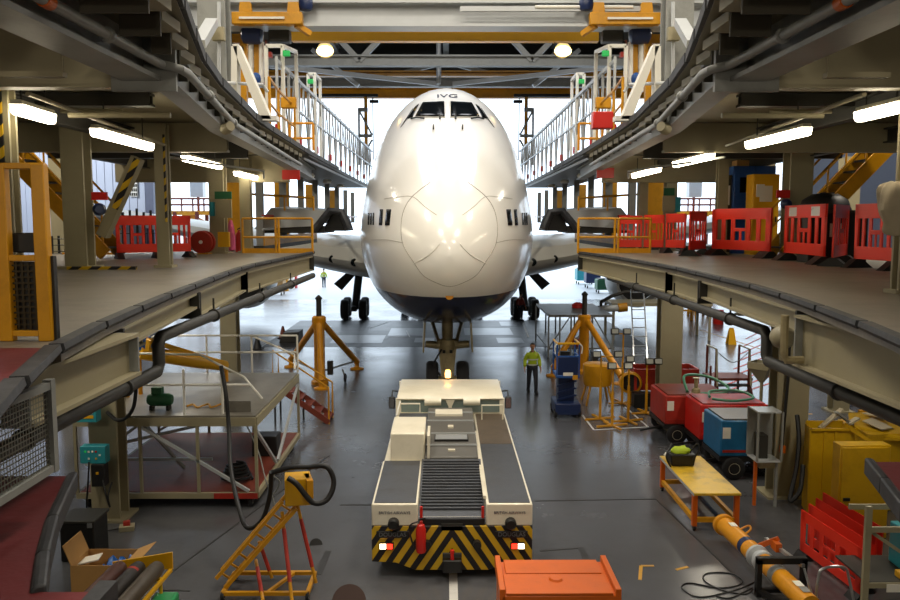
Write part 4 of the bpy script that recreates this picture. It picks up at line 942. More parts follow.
# conduits along the upper beams and under the ceiling
def pipe(pts, r, m, label, name='conduit', cat='pipe'): return solo(name, MB().tube(pts, r, 8), m, label, cat)
for s, nm in ((-1, 'left'), (1, 'right')):
    t = thing('sprinkler_pipe', 'grey sprinkler pipe clipped along the %s upper dock beam' % nm, 'pipe', (s*3.1, 6, 7.72))
    MB().tube([(s*3.12, 2, 7.72), (s*3.12, 9.0, 7.72), (s*2.95, 9.12, 7.69), (s*2.95, 9.4, 7.69), (s*3.68, 14.2, 7.69), (s*4.3, 24, 7.69)], .05, 10).build('pipe_run', 'grey_steel', t)
    MB().cyl((s*3.12, 6.4, 7.72), (s*3.12, 6.52, 7.72), .062, n=12).build('orange_band', 'orange', t)
    for p in ((s*3.12, 7.6, 7.72), (s*3.19, 11, 7.69), (s*3.63, 13.9, 7.69)): MB().lathe([(.06, -.04), (.075, -.02), (.075, .02), (.06, .04)], p, (0, 1, 0), 12).build('collar', 'grey_steel', t)
    solo('strip_light', MB().slab([(s*3.9-.3, 7.7, 7.36), (s*3.9+.3, 7.7, 7.36), (s*3.9+.3, 7.7, 7.41), (s*3.9-.3, 7.7, 7.41)], (0, .1, 0)).cyl((s*3.62, 7.75, 7.4), (s*3.62, 7.75, 7.58), .012, n=6), 'cream_steel', 'unlit pale strip fitting below the %s upper dock beam' % nm, 'light fitting')
    X = lambda a, Y: at(446 + s*(446-a), 100, Y).x
    pipe([(X(68, 10.6), 10.6, 7.38), (X(170, 10.6), 10.6, 7.38)], .035, 'cream_steel', 'pale pipe running across below the %s upper dock' % nm)
    pipe([(X(28, 9.6), 9.6, 7.5), (X(164, 16), 16, 7.5)], .03, 'cream_steel', 'long slanting pipe below the %s upper dock' % nm)
    pipe([(X(60, 12), 12, 7.62), (X(122, 12), 12, 7.62)], .03, 'cream_steel', 'short cross pipe beside the second lamp, %s dock' % nm)
    pipe([(X(165, 16.3), 16.3, 7.3), (X(262, 20), 20, 7.25), (X(262, 23), 23, 7.25)], .025, 'grey_steel', 'thin pipe along the second panel of the %s upper dock' % nm)
    t = thing('valve', 'white capped valve on the pipe under the %s upper dock' % nm, 'valve', (s*3.62, 13.4, 7.55))
    MB().lathe([(.0, 0), (.09, 0), (.1, .06), (.08, .2), (0, .2)], (s*3.62, 13.3, 7.5), (s*-.6, -.6, .2), 14).build('body', 'cream_steel', t); MB().cyl((s*3.62, 13.3, 7.5), (s*3.68, 13.3, 7.9), .03, n=8).build('stem', 'grey_steel', t)
# electrical boxes on the column under the docks
def ebox(c, d, m, name, label, cat, face=None):
    t = thing(name, label, cat, tuple(c)); MB().box(c, d).build('enclosure', m, t, bevel=.01)
    for k, (a, b, w, h, mm) in enumerate(face or []): MB().box(V(c) + V((a, -d[1]/2-.006, b)), (w, .012, h)).build('label_plate' if h > .05 else 'button', mm, t)
    return t
yc = 15.35
def cbox(a, b, c, d, Y=yc, dep=.22): p = at(a, b, Y); q = at(c, d, Y); return V(((p.x+q.x)/2, Y, (p.z+q.z)/2)), (abs(q.x-p.x), dep, abs(p.z-q.z))
c, d = cbox(76, 397, 99, 421); ebox(c, d, 'teal', 'switch_box', 'teal switch box with a yellow strip, higher of two on the cream column', 'electrical box', [(0, -.13, .32, .06, 'yellow_clean'), (-.04, .1, .14, .12, 'black'), (.09, -.04, .12, .06, 'paper')])
c, d = cbox(82, 445, 108, 462); ebox(c, d, 'teal', 'switch_box', 'teal control box with small buttons, lower of two on the cream column', 'electrical box', [(a*.07, b*.07, .035, .035, m) for a, b, m in ((-2, 1, 'led_green'), (-1, 1, 'paper'), (0, 1, 'paper'), (1, 1, 'red'), (-1, -1, 'paper'), (1, -1, 'yellow_clean'), (2, 0, 'paper'))])
c, d = cbox(93, 463, 107, 485); ebox(c, d, 'black', 'socket_box', 'black socket box beneath the lower teal box', 'electrical box', [(0, .05, .05, .045, 'yellow_clean')])
solo('power_cable', MB().tube(arc([at(107, 412, 15.2), at(117, 420, 15.1), at(127, 417, 15), at(134, 405, 14.8), at(136, 380, 14.6), at(134, 350, 14.5)]), .035, 8), 'cable_black', 'black cable looping from the teal switch box up to the dock', 'cable')
solo('power_cable', MB().tube(arc([at(103, 480, 15.2), at(106, 495, 15.1), at(110, 507, 15.1), at(108, 496, 15.1), at(112, 482, 15.2)]), .018, 6), 'cable_black', 'short cable looping below the black socket box', 'cable')
solo('power_cable', MB().tube(arc([at(89, 462, 15.2), at(88, 485, 15.2), at(87, 510, 15.3), on(95, 530, .03), on(120, 528, .03)]), .018, 6), 'cable_black', 'thin cable running from the teal control box down to the floor', 'cable')
p = on(127, 530); t = thing('floor_socket', 'cream socket block with a red plug on the floor by the column', 'socket', tuple(p))
MB().box(p+V((0, 0, .05)), (.28, .22, .1), .3).build('block', 'cream_steel', t, bevel=.01); MB().box(p+V((0, 0, .14)), (.12, .1, .08), .3).build('plug', 'red_dull', t)
# ================================================================ staging platform (left)
x0, x1, y0, y1, zp = -7.75, -3.98, 16.4, 21.2, 1.98
t = thing('work_platform', 'wheeled staging platform with worn ply top over a rusty red lower deck', 'work platform', ((x0+x1)/2, y0, 0))
MB().b2(x0, x1, y0, y1, zp-.04, zp).build('top_deck', 'platform_ply', t)
for a, b in (((x0, y0), (x1, y0)), ((x0, y1), (x1, y1)), ((x0, y0), (x0, y1)), ((x1, y0), (x1, y1))):
    MB().bar((a[0], a[1], zp-.13), (b[0], b[1], zp-.13), .08, .18).build('edge_beam', 'cream_steel', t)
    MB().bar((a[0], a[1], .27), (b[0], b[1], .27), .08, .12).build('base_beam', 'cream_steel', t)
MB().b2(x0+.04, x1-.04, y0+.04, y1-.04, .3, .34).build('lower_deck', 'rust_red', t)
MB().b2(x1-.9, x1+.02, y0-.05, y0-.04, .21, .33).build('red_bumper_strip', 'red_dull', t)
for x in (x0, -6.4, -5.2, x1):
    for y in (y0, y1): MB().bar((x, y, .33), (x, y, zp-.2), .06).build('upright', 'cream_steel', t)
for a, b in (((-6.35, y0, zp-.25), (-4.15, y0, .36)), ((-6.3, y0+.1, zp-.25), (-6.0, y0+1.5, .4)), ((-6.5, y0+.1, zp-.25), (-7.6, y0+.1, .9)), ((x1, y0, zp-.3), (x1, y0+1.9, .4)), ((x1, y1, zp-.3), (x1, y0+2.1, .4)), ((x0, y1, .4), (-5.4, y1, 1.7)), ((-7.6, y0+1, .75), (-5.2, y0+1, .75)), ((-7.6, y0+.6, 1.1), (-5.6, y0+2, 1.3))):
    MB().bar(a, b, .06).build('diagonal_brace', 'pale_steel', t)
for x in (x0+.2, x1-.15):
    for y in (y0+.1, y1-.2):
        w = wheel((x, y, .12), .12, .08, t, 'castor'); MB().b2(x-.06, x+.06, y-.05, y+.05, .13, .24).build('castor_fork', 'dark_steel', w)
# white handrails of the platform
for ps in ([(x0, y1, zp), (-6.4, y1, zp), (-5.2, y1, zp), (x1, y1, zp)], [(x0, y0+.3, zp), (x0, y0+2.4, zp), (x0, y1, zp)]):
    for p in ps: MB().cyl(p, V(p)+V((0, 0, 1.0)), .028, n=8).build('rail_post', 'white', t)
    for h in (1.0, .55): MB().tube([V(p)+V((0, 0, h)) for p in ps], .026, 8).build('handrail', 'white', t)
MB().tube([(-5.2, y1, zp+1), (x1, y1-.4, zp+.55), (x1+.15, y1-1.2, zp+.3)], .026, 8).build('handrail', 'white', t)
for x in (-5.5, -4.7): MB().cyl((x, y0+.15, zp), (x, y0+.15, zp+.95), .028, n=8).build('rail_post', 'white', t)
MB().tube([(-7.2, y0+.15, zp+.62), (-5.2, y0+.15, zp+.62), (-4.1, y0+.15, zp+.62)], .026, 8).build('handrail', 'white', t)
MB().tube([(-7.0, y0+1.6, zp+1.05), (-5.6, y0+1.6, zp+1.02), (-4.6, y0+1.6, zp+.5), (-4.2, y0+1.6, zp)], .026, 8).build('handrail', 'white', t)
MB().b2(-4.75, -4.15, y0+.3, y0+.34, zp+.001, zp+.24).build('toe_plate', 'platform_ply', t)
# things on the platform
p = V((-6.15, y0+.55, zp)); t = thing('compressor', 'small dark green air compressor on the staging platform', 'compressor', tuple(p))
MB().lathe([(0, -.28), (.1, -.26), (.14, -.18), (.14, .18), (.1, .26), (0, .28)], p+V((0, 0, .22)), (1, 0, 0), 16).build('tank', 'green_dark', t)
MB().box(p+V((-.05, 0, .42)), (.22, .16, .14)).build('motor', 'green_dark', t); 
for a in (-.18, .18): MB().box(p+V((a, 0, .05)), (.05, .2, .1)).build('foot', 'black', t)
hp = [p+V((.5 + .09*k, .12*math.sin(k*1.7) + .2, .025 + .012*(k % 3))) for k in range(14)]
solo('yellow_hose', MB().tube(arc(hp, 6), .022, 6), 'yellow', 'tangled yellow air hose lying on the staging platform', 'hose')
# yellow boom lying over the platform: recovery jack laid on trestle
a, b = at(139, 352, 18.5), at(226, 366, 20); t = thing('yellow_boom', 'yellow steel boom lying across the staging platform rail', 'boom', tuple(a))
MB().tube([a, at(195, 361, 19.4), b], [.17, .17, .13], 14).build('main_tube', 'yellow_clean', t)
MB().bar(at(141, 338, 18.5), at(212, 360, 19.8), .15, .12).build('upper_tube', 'yellow_clean', t)
MB().slab([at(132, 337, 18.45), at(146, 338, 18.45), at(149, 350, 18.45), at(134, 350, 18.45)], (0, .3, 0)).build('blue_bracket', 'blue', t)
MB().slab([at(146, 339, 18.4), at(150, 341, 18.4), at(149, 351, 18.4), at(145, 351, 18.4)], (0, .1, 0)).build('clamp', 'yellow_clean', t)
MB().cyl(at(127, 366, 18.2), at(127, 400, 18.2), .06, n=10).build('prop', 'yellow_clean', t)
MB().cyl(a + V((0, 0, -.15)), V((a.x, a.y, zp)), .05, n=10).build('prop', 'amber', t); MB().cyl(b + V((0, 0, -.1)), V((b.x, b.y, zp)), .05, n=10).build('prop', 'amber', t)
# gear stored on the red lower deck
p = V((-4.6, y0+.75, .34)); 
mb = MB(); 
for k in range(5): mb.tube([p+V((math.cos(q*.5)*(.3+.03*k), math.sin(q*.5)*(.26+.02*k), .04+.045*k)) for q in range(13)], .035, 6, closed=False)
solo('cable_coil', MB().tube([p+V((math.cos(q*.42)*(.34-.002*q), math.sin(q*.42)*(.28-.002*q), .04+.0045*q)) for q in range(80)], .03, 6), 'cable_black', 'heavy black cable coil lying on the red lower deck of the platform', 'cable coil')
solo('black_toolbox', MB().box((-4.4, 19.2, .34+.25), (.6, .5, .5)), 'black', 'black box stored on the red deck under the platform', 'box', bevel=.02)
solo('air_hose', MB().tube(arc([(-4.3, y0+.4, 1.75), (-4.0, y0+.3, 1.1), (-3.8, y0+.1, .5), (-3.7, y0+.3, .2), (-3.55, y0+.2, .5), (-3.7, y0-.1, .7), (-3.6, y0-.1, .1), (-3.5, y0-.2, .03)]), .016, 6), 'grey_steel', 'thin grey hose hanging off the corner of the staging platform', 'hose')
# step ladder on the far side of the platform
a = on(329, 424); b = V((a.x-1.6, a.y-.2, 1.25)); t = thing('platform_steps', 'brown steps with yellow handrails leading down from the staging platform', 'steps', tuple(a))
for dy in (0, .8): MB().bar(a+V((0, dy, .05)), b+V((0, dy, 0)), .06, .16).build('stringer', 'rust_red', t)
for k in range(6): p = a.lerp(b, (k+.4)/6); MB().box(p+V((0, .4, .06)), (.26, .76, .04)).build('tread', 'rust_red', t)
for dy in (0, .8):
    MB().tube([a+V((0, dy, 0)), a+V((0, dy, 1.1)), b+V((0, dy, 1.0)), b+V((0, dy, 0))], .028, 8).build('handrail', 'yellow', t)
for dx in (-.9, -1.6):
    for dy in (0, .8): MB().cyl((a.x+dx, a.y+dy, 0), (a.x+dx, a.y+dy, -dx*.75), .03, n=8).build('leg', 'dark_steel', t)
# ================================================================ tripod aircraft jacks
def jack(c, feet, ht, hp, nm, label):
    c = V(c); t = thing('aircraft_jack', label, 'aircraft jack', tuple(c), 'tripod aircraft jacks')
    MB().lathe([(.0, .06), (.3, .06), (.32, .0), (.32, .12), (.22, .2), (.2, .5), (.2, ht-.5), (.26, ht-.42), (.26, ht-.06), (.2, ht), (0, ht)], c, (0, 0, 1), 24).build('main_cylinder', 'amber', t)
    MB().lathe([(.1, ht), (.1, hp-.08), (.13, hp-.08), (.13, hp-.03), (.04, hp+.06), (0, hp+.08)], c, (0, 0, 1), 18).build('ram', 'dark_steel', t)
    for f in feet:
        f = V(f); top = c + V((0, 0, ht-.25)); d = (f-c).normalized()
        l = MB().tube([top + d*.2, f + V((0, 0, .3))], [.12, .13], 12).build('leg', 'amber', t)
        MB().lathe([(0, 0), (.28, 0), (.28, .05), (.1, .09), (.07, .3), (0, .3)], f, (0, 0, 1), 18).build('foot_pad', 'amber', l)
        MB().cyl(c + d*.2 + V((0, 0, .45)), f - d*.1 + V((0, 0, .35)), .04, n=8).build('tie_bar', 'grey_steel', t)
    p = c + V((.9, .3, 0)); w = wheel(p + V((0, 0, .17)), .17, .08, t, 'transport_wheel')
    MB().cyl(p+V((0, 0, .17)), p+V((-.1, 0, .5)), .03, n=8).build('wheel_arm', 'grey_steel', t)
    MB().box(c + V((.42, -.2, .65)), (.2, .2, .5)).build('hand_pump', 'dark_steel', t)
cl = on(320, 384); jack(cl, [on(357, 369), on(291, 367), cl + V((.1, -1.3, 0))][:2] + [V((cl.x+.2, cl.y-.9, 0))], 2.55, 3.25, 'left', 'yellow tripod jack standing to the left of the nose wheel')
cr = on(583.5, 373); jack(cr, [on(621, 384), on(553, 376), V((cr.x+.1, cr.y+1.5, 0))], 2.35, 3.2, 'right', 'yellow tripod jack behind the blue lift, right of the nose wheel')
# ================================================================ yellow hose stand with red legs (bottom, left)
c = on(270, 585); t = thing('hose_stand', 'yellow lattice hose stand on red-banded legs with a black hose over its head', 'stand', tuple(c))
A = on(228, 592); B = on(318, 572); Bn = on(318, 590)
top = at(298, 505, 12.9); 
for u in (-.16, .16):
    off = V((0, u, 0)); MB().bar(A+off+V((0, 0, .15)), top+off, .06).build('mast_chord', 'yellow', t)
    MB().bar(A+off+V((-.14, 0, .3)), top+off+V((-.22, 0, .12)), .05).build('mast_chord', 'yellow', t)
for k in range(8):
    p = (A+V((0, 0, .15))).lerp(top, k/8); q = (A+V((0, 0, .15))).lerp(top, (k+1)/8); s = .16 if k % 2 else -.16
    MB().bar(p+V((0, -s, 0)), q+V((0, s, 0)), .03).build('lacing_bar', 'yellow', t)
    MB().bar(p+V((0, .16, 0)), p+V((-.17, .16, .12)), .03).build('lacing_bar', 'yellow', t)
hd = MB().box(top + V((.0, 0, .28)), (.42, .4, .46), .2).build('head_box', 'yellow_clean', t, bevel=.02)
MB().box(top + V((.2, -.1, .36)), (.1, .4, .3), .3).build('side_flap', 'yellow', hd)
for fa, fb, ta, tb_ in ((272, 578, 259, 541), (263, 601, 256, 560), (292, 601, 282, 512), (316, 583, 297, 503)):
    p = on(fa, fb, .1); q = at(ta, tb_, 12.9)
    l = MB().cyl(p, p.lerp(q, .22), .028, n=8).build('leg', 'yellow', t)
    MB().cyl(p.lerp(q, .2), p.lerp(q, .8), .033, n=8).build('red_band', 'red_dull', l); MB().cyl(p.lerp(q, .78), q, .028, n=8).build('leg_top', 'yellow', l)
fr = [V((A.x, A.y-.3, .12)), V((A.x, A.y+.45, .12)), V((B.x, A.y+.45, .12)), V((B.x, A.y-.3, .12))]
for a, b in zip(fr, fr[1:]+fr[:1]): MB().bar(a, b, .06, .06).build('base_frame', 'yellow', t)
MB().bar(V((A.x+.7, A.y-.3, .12)), V((A.x+1.0, A.y+.45, .12)), .05).build('base_frame', 'yellow', t)
for p in fr: wheel(p + V((0, 0, -.05)), .07, .05, t, 'castor')
hh = top + V((0, 0, .58))
solo('supply_hose', MB().tube(arc([hh+V((-.4, -.08, .0)), hh+V((-.1, -.08, .08)), hh+V((.2, -.08, .09)), hh+V((.5, -.1, .1)), hh+V((.62, -.14, -.15)), hh+V((.52, -.25, -.4)), hh+V((.3, -.32, -.42)), hh+V((.05, -.32, -.12)), hh+V((-.1, -.3, -.02))]), .045, 10), 'cable_black', 'thick black hose draped over the head of the yellow hose stand', 'hose')
solo('supply_hose', MB().tube(arc([at(221, 366, 15.4), at(226, 395, 15.2), at(229, 430, 15), at(231, 470, 14.4), at(240, 512, 13.6), at(248, 528, 13.2), at(262, 520, 13.1), at(270, 495, 13.1), hh+V((-.42, -.05, .0))]), .04, 10), 'cable_black', 'long black hose hanging from the dock edge to the yellow hose stand', 'hose')
# ================================================================ cardboard box, gas cylinders, crate (bottom, left)
# cardboard box: open, with flaps
A = on(70, 583); B = on(120, 583); w = .85; d_ = .65; h_ = .5; c = V((-5.62, 12.75, 0))
t = thing('cardboard_box', 'open cardboard box with blue wrapping inside, by the dock edge', 'box', tuple(c))
for (a, b, e, f) in ((-w/2, -d_/2, w/2, -d_/2), (-w/2, d_/2, w/2, d_/2), (-w/2, -d_/2, -w/2, d_/2), (w/2, -d_/2, w/2, d_/2)):
    MB().bar(c+V((a, b, h_/2)), c+V((e, f, h_/2)), .012, h_).build('side_wall', 'cardboard', t)
MB().box(c+V((0, 0, .01)), (w, d_, .02)).build('base', 'cardboard', t)
MB().slab([c+V((-w/2, -d_/2, h_)), c+V((-w/2, d_/2, h_)), c+V((-w/2-.12, d_/2, h_+.32)), c+V((-w/2-.12, -d_/2, h_+.32))], (.012, 0, 0)).build('flap', 'cardboard', t)
MB().slab([c+V((w/2, -d_/2, h_)), c+V((w/2, d_/2, h_)), c+V((w/2+.3, d_/2, h_+.12)), c+V((w/2+.3, -d_/2, h_+.12))], (0, 0, .012)).build('flap', 'cardboard', t)
mb = MB(); n = 9; rng = random.Random(5)
mb.v = [c+V((-.05+(i/n)*.5, -.3+(j/n)*.6, h_-.16+.12*math.sin(i*1.1)*math.cos(j*.9)+rng.uniform(-.04, .04))) for i in range(n+1) for j in range(n+1)]
mb.f = [(i*(n+1)+j, (i+1)*(n+1)+j, (i+1)*(n+1)+j+1, i*(n+1)+j+1) for i in range(n) for j in range(n)]
o = solo('blue_wrapping', mb, mat('blue_plastic', '#1c5fae', .3), 'crumpled blue plastic wrapping inside the cardboard box', 'wrapping'); md = o.modifiers.new('t', 'SOLIDIFY'); md.thickness = .01
solo('white_sheet', MB().slab([c+V((-.42, -.1, h_-.1)), c+V((-.12, .0, h_-.06)), c+V((-.14, .22, h_-.04)), c+V((-.4, .15, h_-.08))], (0, 0, .02)), 'paper', 'white sheet on top of the blue wrapping in the cardboard box', 'sheet')
# gas cylinders lying side by side on a yellow trolley
g0 = on(150, 585); k3 = 'gas cylinders lying on the yellow trolley'
tr = thing('cylinder_trolley', 'yellow trolley frame holding three dark gas cylinders', 'trolley', (-4.75, 11.5, 0))
for x in (-5.3, -4.42): MB().bar((x, 10.6, .5), (x-.1+.15, 12.25, .5), .05).build('side_rail', 'yellow_clean', tr)
for y in (10.8, 12.0): MB().bar((-5.3, y, .46), (-4.4, y, .46), .05).build('cross_rail', 'yellow_clean', tr)
for x in (-5.25, -4.45):
    for y in (10.8, 12.0): MB().cyl((x, y, 0), (x, y, .46), .03, n=8).build('leg', 'yellow_clean', tr)
MB().slab([(-5.3, 12.27, .5), (-4.35, 12.27, .5), (-4.35, 12.27, .78), (-5.3, 12.27, .62)], (0, .03, 0)).build('end_plate', 'yellow_clean', tr)
for i, (x, m, lab) in enumerate(((-5.14, 'cyl_red', 'dark red-brown gas cylinder, first of three by the cardboard box'), (-4.85, 'cyl_dark', 'black gas cylinder with a red shoulder, middle of three'), (-4.56, 'cyl_brown', 'brown-grey gas cylinder at the open side of the trolley'))):
    mat(m, {'cyl_red': '#54342c', 'cyl_dark': '#2e2a28', 'cyl_brown': '#4f463b'}[m], .5, .2, .3, 4, dirt='#2e241f', dirt_amt=.6)
    t = thing('gas_cylinder', lab, 'gas cylinder', (x, 10.7, .62), k3)
    MB().lathe([(0, 0), (.1, .0), (.125, .04), (.125, 1.25), (.11, 1.36), (.06, 1.44), (0, 1.46)], (x, 10.72, .615), (.03, 1, 0), 20).build('body', m, t)
    MB().lathe([(.127, 0), (.127, .06)], (x+.03, 11.8, .615), (.03, 1, 0), 20, cap=False).build('shoulder_band', 'red_dull' if i == 1 else m, t)
    MB().cyl((x, 10.72, .615), (x, 10.6, .615), .035, n=10).build('valve', 'gear_metal', t)
c = on(164, 612); solo('green_bin', MB().box(c + V((0, 0, .12)), (.36, .4, .24)), 'green', 'green plastic box at the bottom edge beside the gas cylinders', 'box', bevel=.04, seg=3)
c = on(78, 562) + V((0, 0.3, 0)); t = thing('black_crate', 'black lidded crate between the rubber bumper and the cardboard box', 'crate', tuple(c))
MB().box(c+V((0, 0, .35)), (.6, .6, .7)).build('body', 'black', t, bevel=.02); MB().box(c+V((0, 0, .73)), (.66, .66, .06)).build('lid', 'dark_steel', t, bevel=.015); MB().box(c+V((.25, -.34, .68)), (.08, .02, .08)).build('catch', 'alu', t)
# ================================================================ people
def skinned(name, pts, edges, m, parent, sub=2):
    """one continuous skin grown over a skeleton: pts = [(co, radius)]"""
    me = bpy.data.meshes.new(name); bm = bmesh.new(); ly = bm.verts.layers.skin.verify(); vs = []
    for i, (co, r) in enumerate(pts):
        v = bm.verts.new(co); rr = r if isinstance(r, tuple) else (r, r); v[ly].radius = rr; v[ly].use_root = (i == 0); vs.append(v)
    for a, b in edges: bm.edges.new((vs[a], vs[b]))
    bm.to_mesh(me); bm.free()
    o = bpy.data.objects.new(name, me); COL.objects.link(o)
    k = o.modifiers.new('skin', 'SKIN'); k.use_smooth_shade = True; k.branch_smoothing = .6
    q = o.modifiers.new('sub', 'SUBSURF'); q.levels = sub; q.render_levels = sub
    bpy.context.view_layer.update()
    m2 = bpy.data.meshes.new_from_object(o.evaluated_get(bpy.context.evaluated_depsgraph_get()))
    bpy.data.objects.remove(o); bpy.data.meshes.remove(me)
    m2.materials.clear(); m2.materials.append(MATS[m]); m2.name = name
    o = bpy.data.objects.new(name, m2); COL.objects.link(o); o.parent = parent; return o
def person(loc, rz, label, jacket, trousers, h=1.75, pose='walk', hat=None, bands=True):
    t = thing('person', label, 'person', (0, 0, 0)); k = h/1.75
    if pose == 'sit':
        hip = V((0, 0, .0)); J = dict(hipL=(.1, 0, 0), hipR=(-.1, 0, 0), kneeL=(.13, -.44, .06), kneeR=(-.13, -.44, .06), ankL=(.13, -.5, -.36), ankR=(-.13, -.5, -.36), toeL=(.14, -.68, -.4), toeR=(-.14, -.68, -.4))
        base = 0.0; elL, haL, elR, haR = (.3, -.14, .25), (.16, -.42, .3), (-.3, -.14, .25), (-.16, -.42, .3)
    else:
        st = .17 if pose == 'walk' else .02; base = .93
        J = dict(hipL=(.095, 0, -.03), hipR=(-.095, 0, -.03), kneeL=(.1, -st*.8, -.45), kneeR=(-.1, st*.3, -.46), ankL=(.1, -st, -.85), ankR=(-.1, st, -.84), toeL=(.11, -st-.17, -.9), toeR=(-.11, st-.15, -.9))
        elL, haL, elR, haR = (.245, .05, .2), (.27, -.06, -.05), (-.25, .02, .2), (-.28, -.1, -.04)
    B = V((0, 0, base)); P = lambda q: (V(q)+B)*k
    ch = P((0, .0, .32)); nk = P((0, .01, .53)); hd = P((0, -.03, .64)); pel = P((0, 0, .03)); sL = P((.17, .01, .44)); sR = P((-.17, .01, .44))
    L = {a: P(b) for a, b in J.items()}; eL, hL, eR, hR = P(elL), P(haL), P(elR), P(haR)
    def hand(e, w):
        d = (w-e).normalized(); out = []; ed = []
        return d
    pts = [(pel, .12*k), (P((0, 0, .18)), (.125*k, .1*k)), (ch, (.15*k, .11*k)), (nk, .058*k), (hd, .062*k),
           (sL, .07*k), (eL, .047*k), (hL, .033*k), (sR, .07*k), (eR, .047*k), (hR, .033*k),
           (L['hipL'], .1*k), (L['kneeL'], .064*k), (L['ankL'], .042*k), (L['hipR'], .1*k), (L['kneeR'], .064*k), (L['ankR'], .042*k), (L['toeL'], .036*k), (L['toeR'], .036*k)]
    ed = [(0, 1), (1, 2), (2, 3), (3, 4), (2, 5), (5, 6), (6, 7), (2, 8), (8, 9), (9, 10), (0, 11), (11, 12), (12, 13), (0, 14), (14, 15), (15, 16), (13, 17), (16, 18)]
    for (e, w, s, wi) in ((eL, hL, 1, 7), (eR, hR, -1, 10)):
        d = (w-e).normalized(); side = V((s*.2, -1, 0)); side = (side - d*side.dot(d)).normalized()
        i0 = len(pts); pts.append((w + d*.06*k, (.036*k, .018*k))); ed.append((wi, i0))
        for f, ln in ((-.03, .075), (-.01, .088), (.011, .084), (.031, .066)):
            a = w + d*.1*k + side*f*k; i = len(pts); pts += [(a, .01*k), (a + (d*ln*.6 + V((-s*.008, 0, 0)))*k, .0095*k), (a + (d*ln + V((-s*.025, 0, 0)))*k, .008*k)]
            ed += [(i0, i), (i, i+1), (i+1, i+2)]
        a = w + d*.045*k + side*.04*k; i = len(pts); pts += [(a, .012*k), (a + (d*.045 + side*.02)*k, .01*k)]; ed += [(i0, i), (i, i+1)]
    body = skinned('body', pts, ed, 'skin', t)
    # head with face
    hm = MB(); hc = P((0, -.02, .69)); n = 20; mrow = 14
    for i in range(mrow+1):
        th = PI*i/mrow
        for j in range(n):
            a = 2*PI*j/n; x, y, z = math.sin(th)*math.cos(a), math.sin(th)*math.sin(a), math.cos(th)
            w = .078*(1 - .22*max(0, -z)); fr = 1 + (.16*math.exp(-((x/.16)**2 + ((z+.12)/.2)**2)) if y < 0 else 0) - (.1*(math.exp(-(((abs(x)-.4)/.16)**2 + ((z-.08)/.12)**2))) if y < 0 else 0) + (.04*math.exp(-((x/.3)**2+((z+.5)/.1)**2)) if y < 0 else 0)
            hm.v.append(hc + V((x*w*(1+.07*math.exp(-((abs(x)-1)/.1)**2 - ((z+.05)/.3)**2)), y*.1*fr, z*.122))*k)
    hm.f = [(i*n+j, (i+1)*n+j, (i+1)*n+(j+1) % n, i*n+(j+1) % n) for i in range(mrow) for j in range(n)]
    head = hm.build('head', 'skin', t)
    for s in (-1, 1):
        MB().ball(hc + V((s*.032, -.088, .012))*k, .011*k, 8).build('eye', 'black', head); MB().ball(hc + V((s*.08, .005, -.01))*k, .026*k, 8, (.4, .8, 1.2)).build('ear', 'skin', head)
    MB().box(hc + V((0, -.094, -.058))*k, (.044*k, .012*k, .008*k)).build('mouth', 'red_dull', head)
    hb = MB(); 
    for i in range(8):
        th = PI*.52*i/7
        for j in range(n):
            a = 2*PI*j/n; y = math.sin(a); tt = th*(1 if y > -.2 else .62)
            hb.v.append(hc + V((math.sin(tt)*math.cos(a)*.086, math.sin(tt)*y*.108 + .004, math.cos(tt)*.131))*k)
    hb.f = [(i*n+j, (i+1)*n+j, (i+1)*n+(j+1) % n, i*n+(j+1) % n) for i in range(7) for j in range(n)]
    hb.build('hair' if not hat else 'cap', 'hair' if not hat else hat, t)
    # jacket and trousers over the body
    jp = [(P((0, 0, -.1)), (.19*k, .15*k)), (P((0, 0, .18)), (.18*k, .14*k)), (ch, (.195*k, .145*k)), (P((0, .005, .47)), (.12*k, .105*k)), (sL, .095*k), (eL, .07*k), (eL.lerp(hL, .9), .056*k), (sR, .095*k), (eR, .07*k), (eR.lerp(hR, .9), .056*k), (P((0, .005, .545)), (.088*k, .085*k))]
    skinned('jacket', jp, [(0, 1), (1, 2), (2, 3), (3, 10), (2, 4), (4, 5), (5, 6), (2, 7), (7, 8), (8, 9)], jacket, t)
    tp = [(pel, (.14*k, .125*k)), (L['hipL'], .112*k), (L['kneeL'], .078*k), (L['ankL'], .062*k), (L['hipR'], .112*k), (L['kneeR'], .078*k), (L['ankR'], .062*k)]
    skinned('trousers', tp, [(0, 1), (1, 2), (2, 3), (0, 4), (4, 5), (5, 6)], trousers, t)
    for a, b in (('ankL', 'toeL'), ('ankR', 'toeR')):
        p, q = L[a], L[b]; MB().tube([p + V((0, .075, .0))*k, p + V((0, .06, -.01))*k, p + V((0, -.02, -.005))*k, q.lerp(p, .35), q+V((0, -.02, .0))*k, q+V((0, -.055, -.005))*k], [.03*k, .06*k, .07*k, .058*k, .05*k, .025*k], 10).build('boot', 'black', t)
    if bands:
        for z, r in ((.07, (.205, .165)), (.25, (.215, .17))):
            c = P((0, 0, z)); MB().lathe([(1.0, -.02*k), (1.0, .02*k)], c, n=24, cap=False).build('reflective_band', 'reflective', t)
            o = COL.objects[-1]
            for v in o.data.vertices:
                lc = V(v.co); dx, dy = lc.x - c.x, lc.y - c.y
                v.co.x = c.x + dx*r[0]*k*.95 ; v.co.y = c.y + dy*r[1]*k*.95; v.co.z = lc.z
    t.location = loc; t.rotation_euler = (0, 0, rz); return t
p = on(532, 393); person((p.x, p.y, 0), .1, 'person in yellow hi-vis jacket and dark trousers walking beside the tug', 'hivis', 'trousers', 1.8)
p = on(324, 287.5); person((p.x, p.y, 0), PI, 'distant person in green-yellow jacket standing out on the bright floor', 'hivis', 'trousers', 1.75, 'stand')
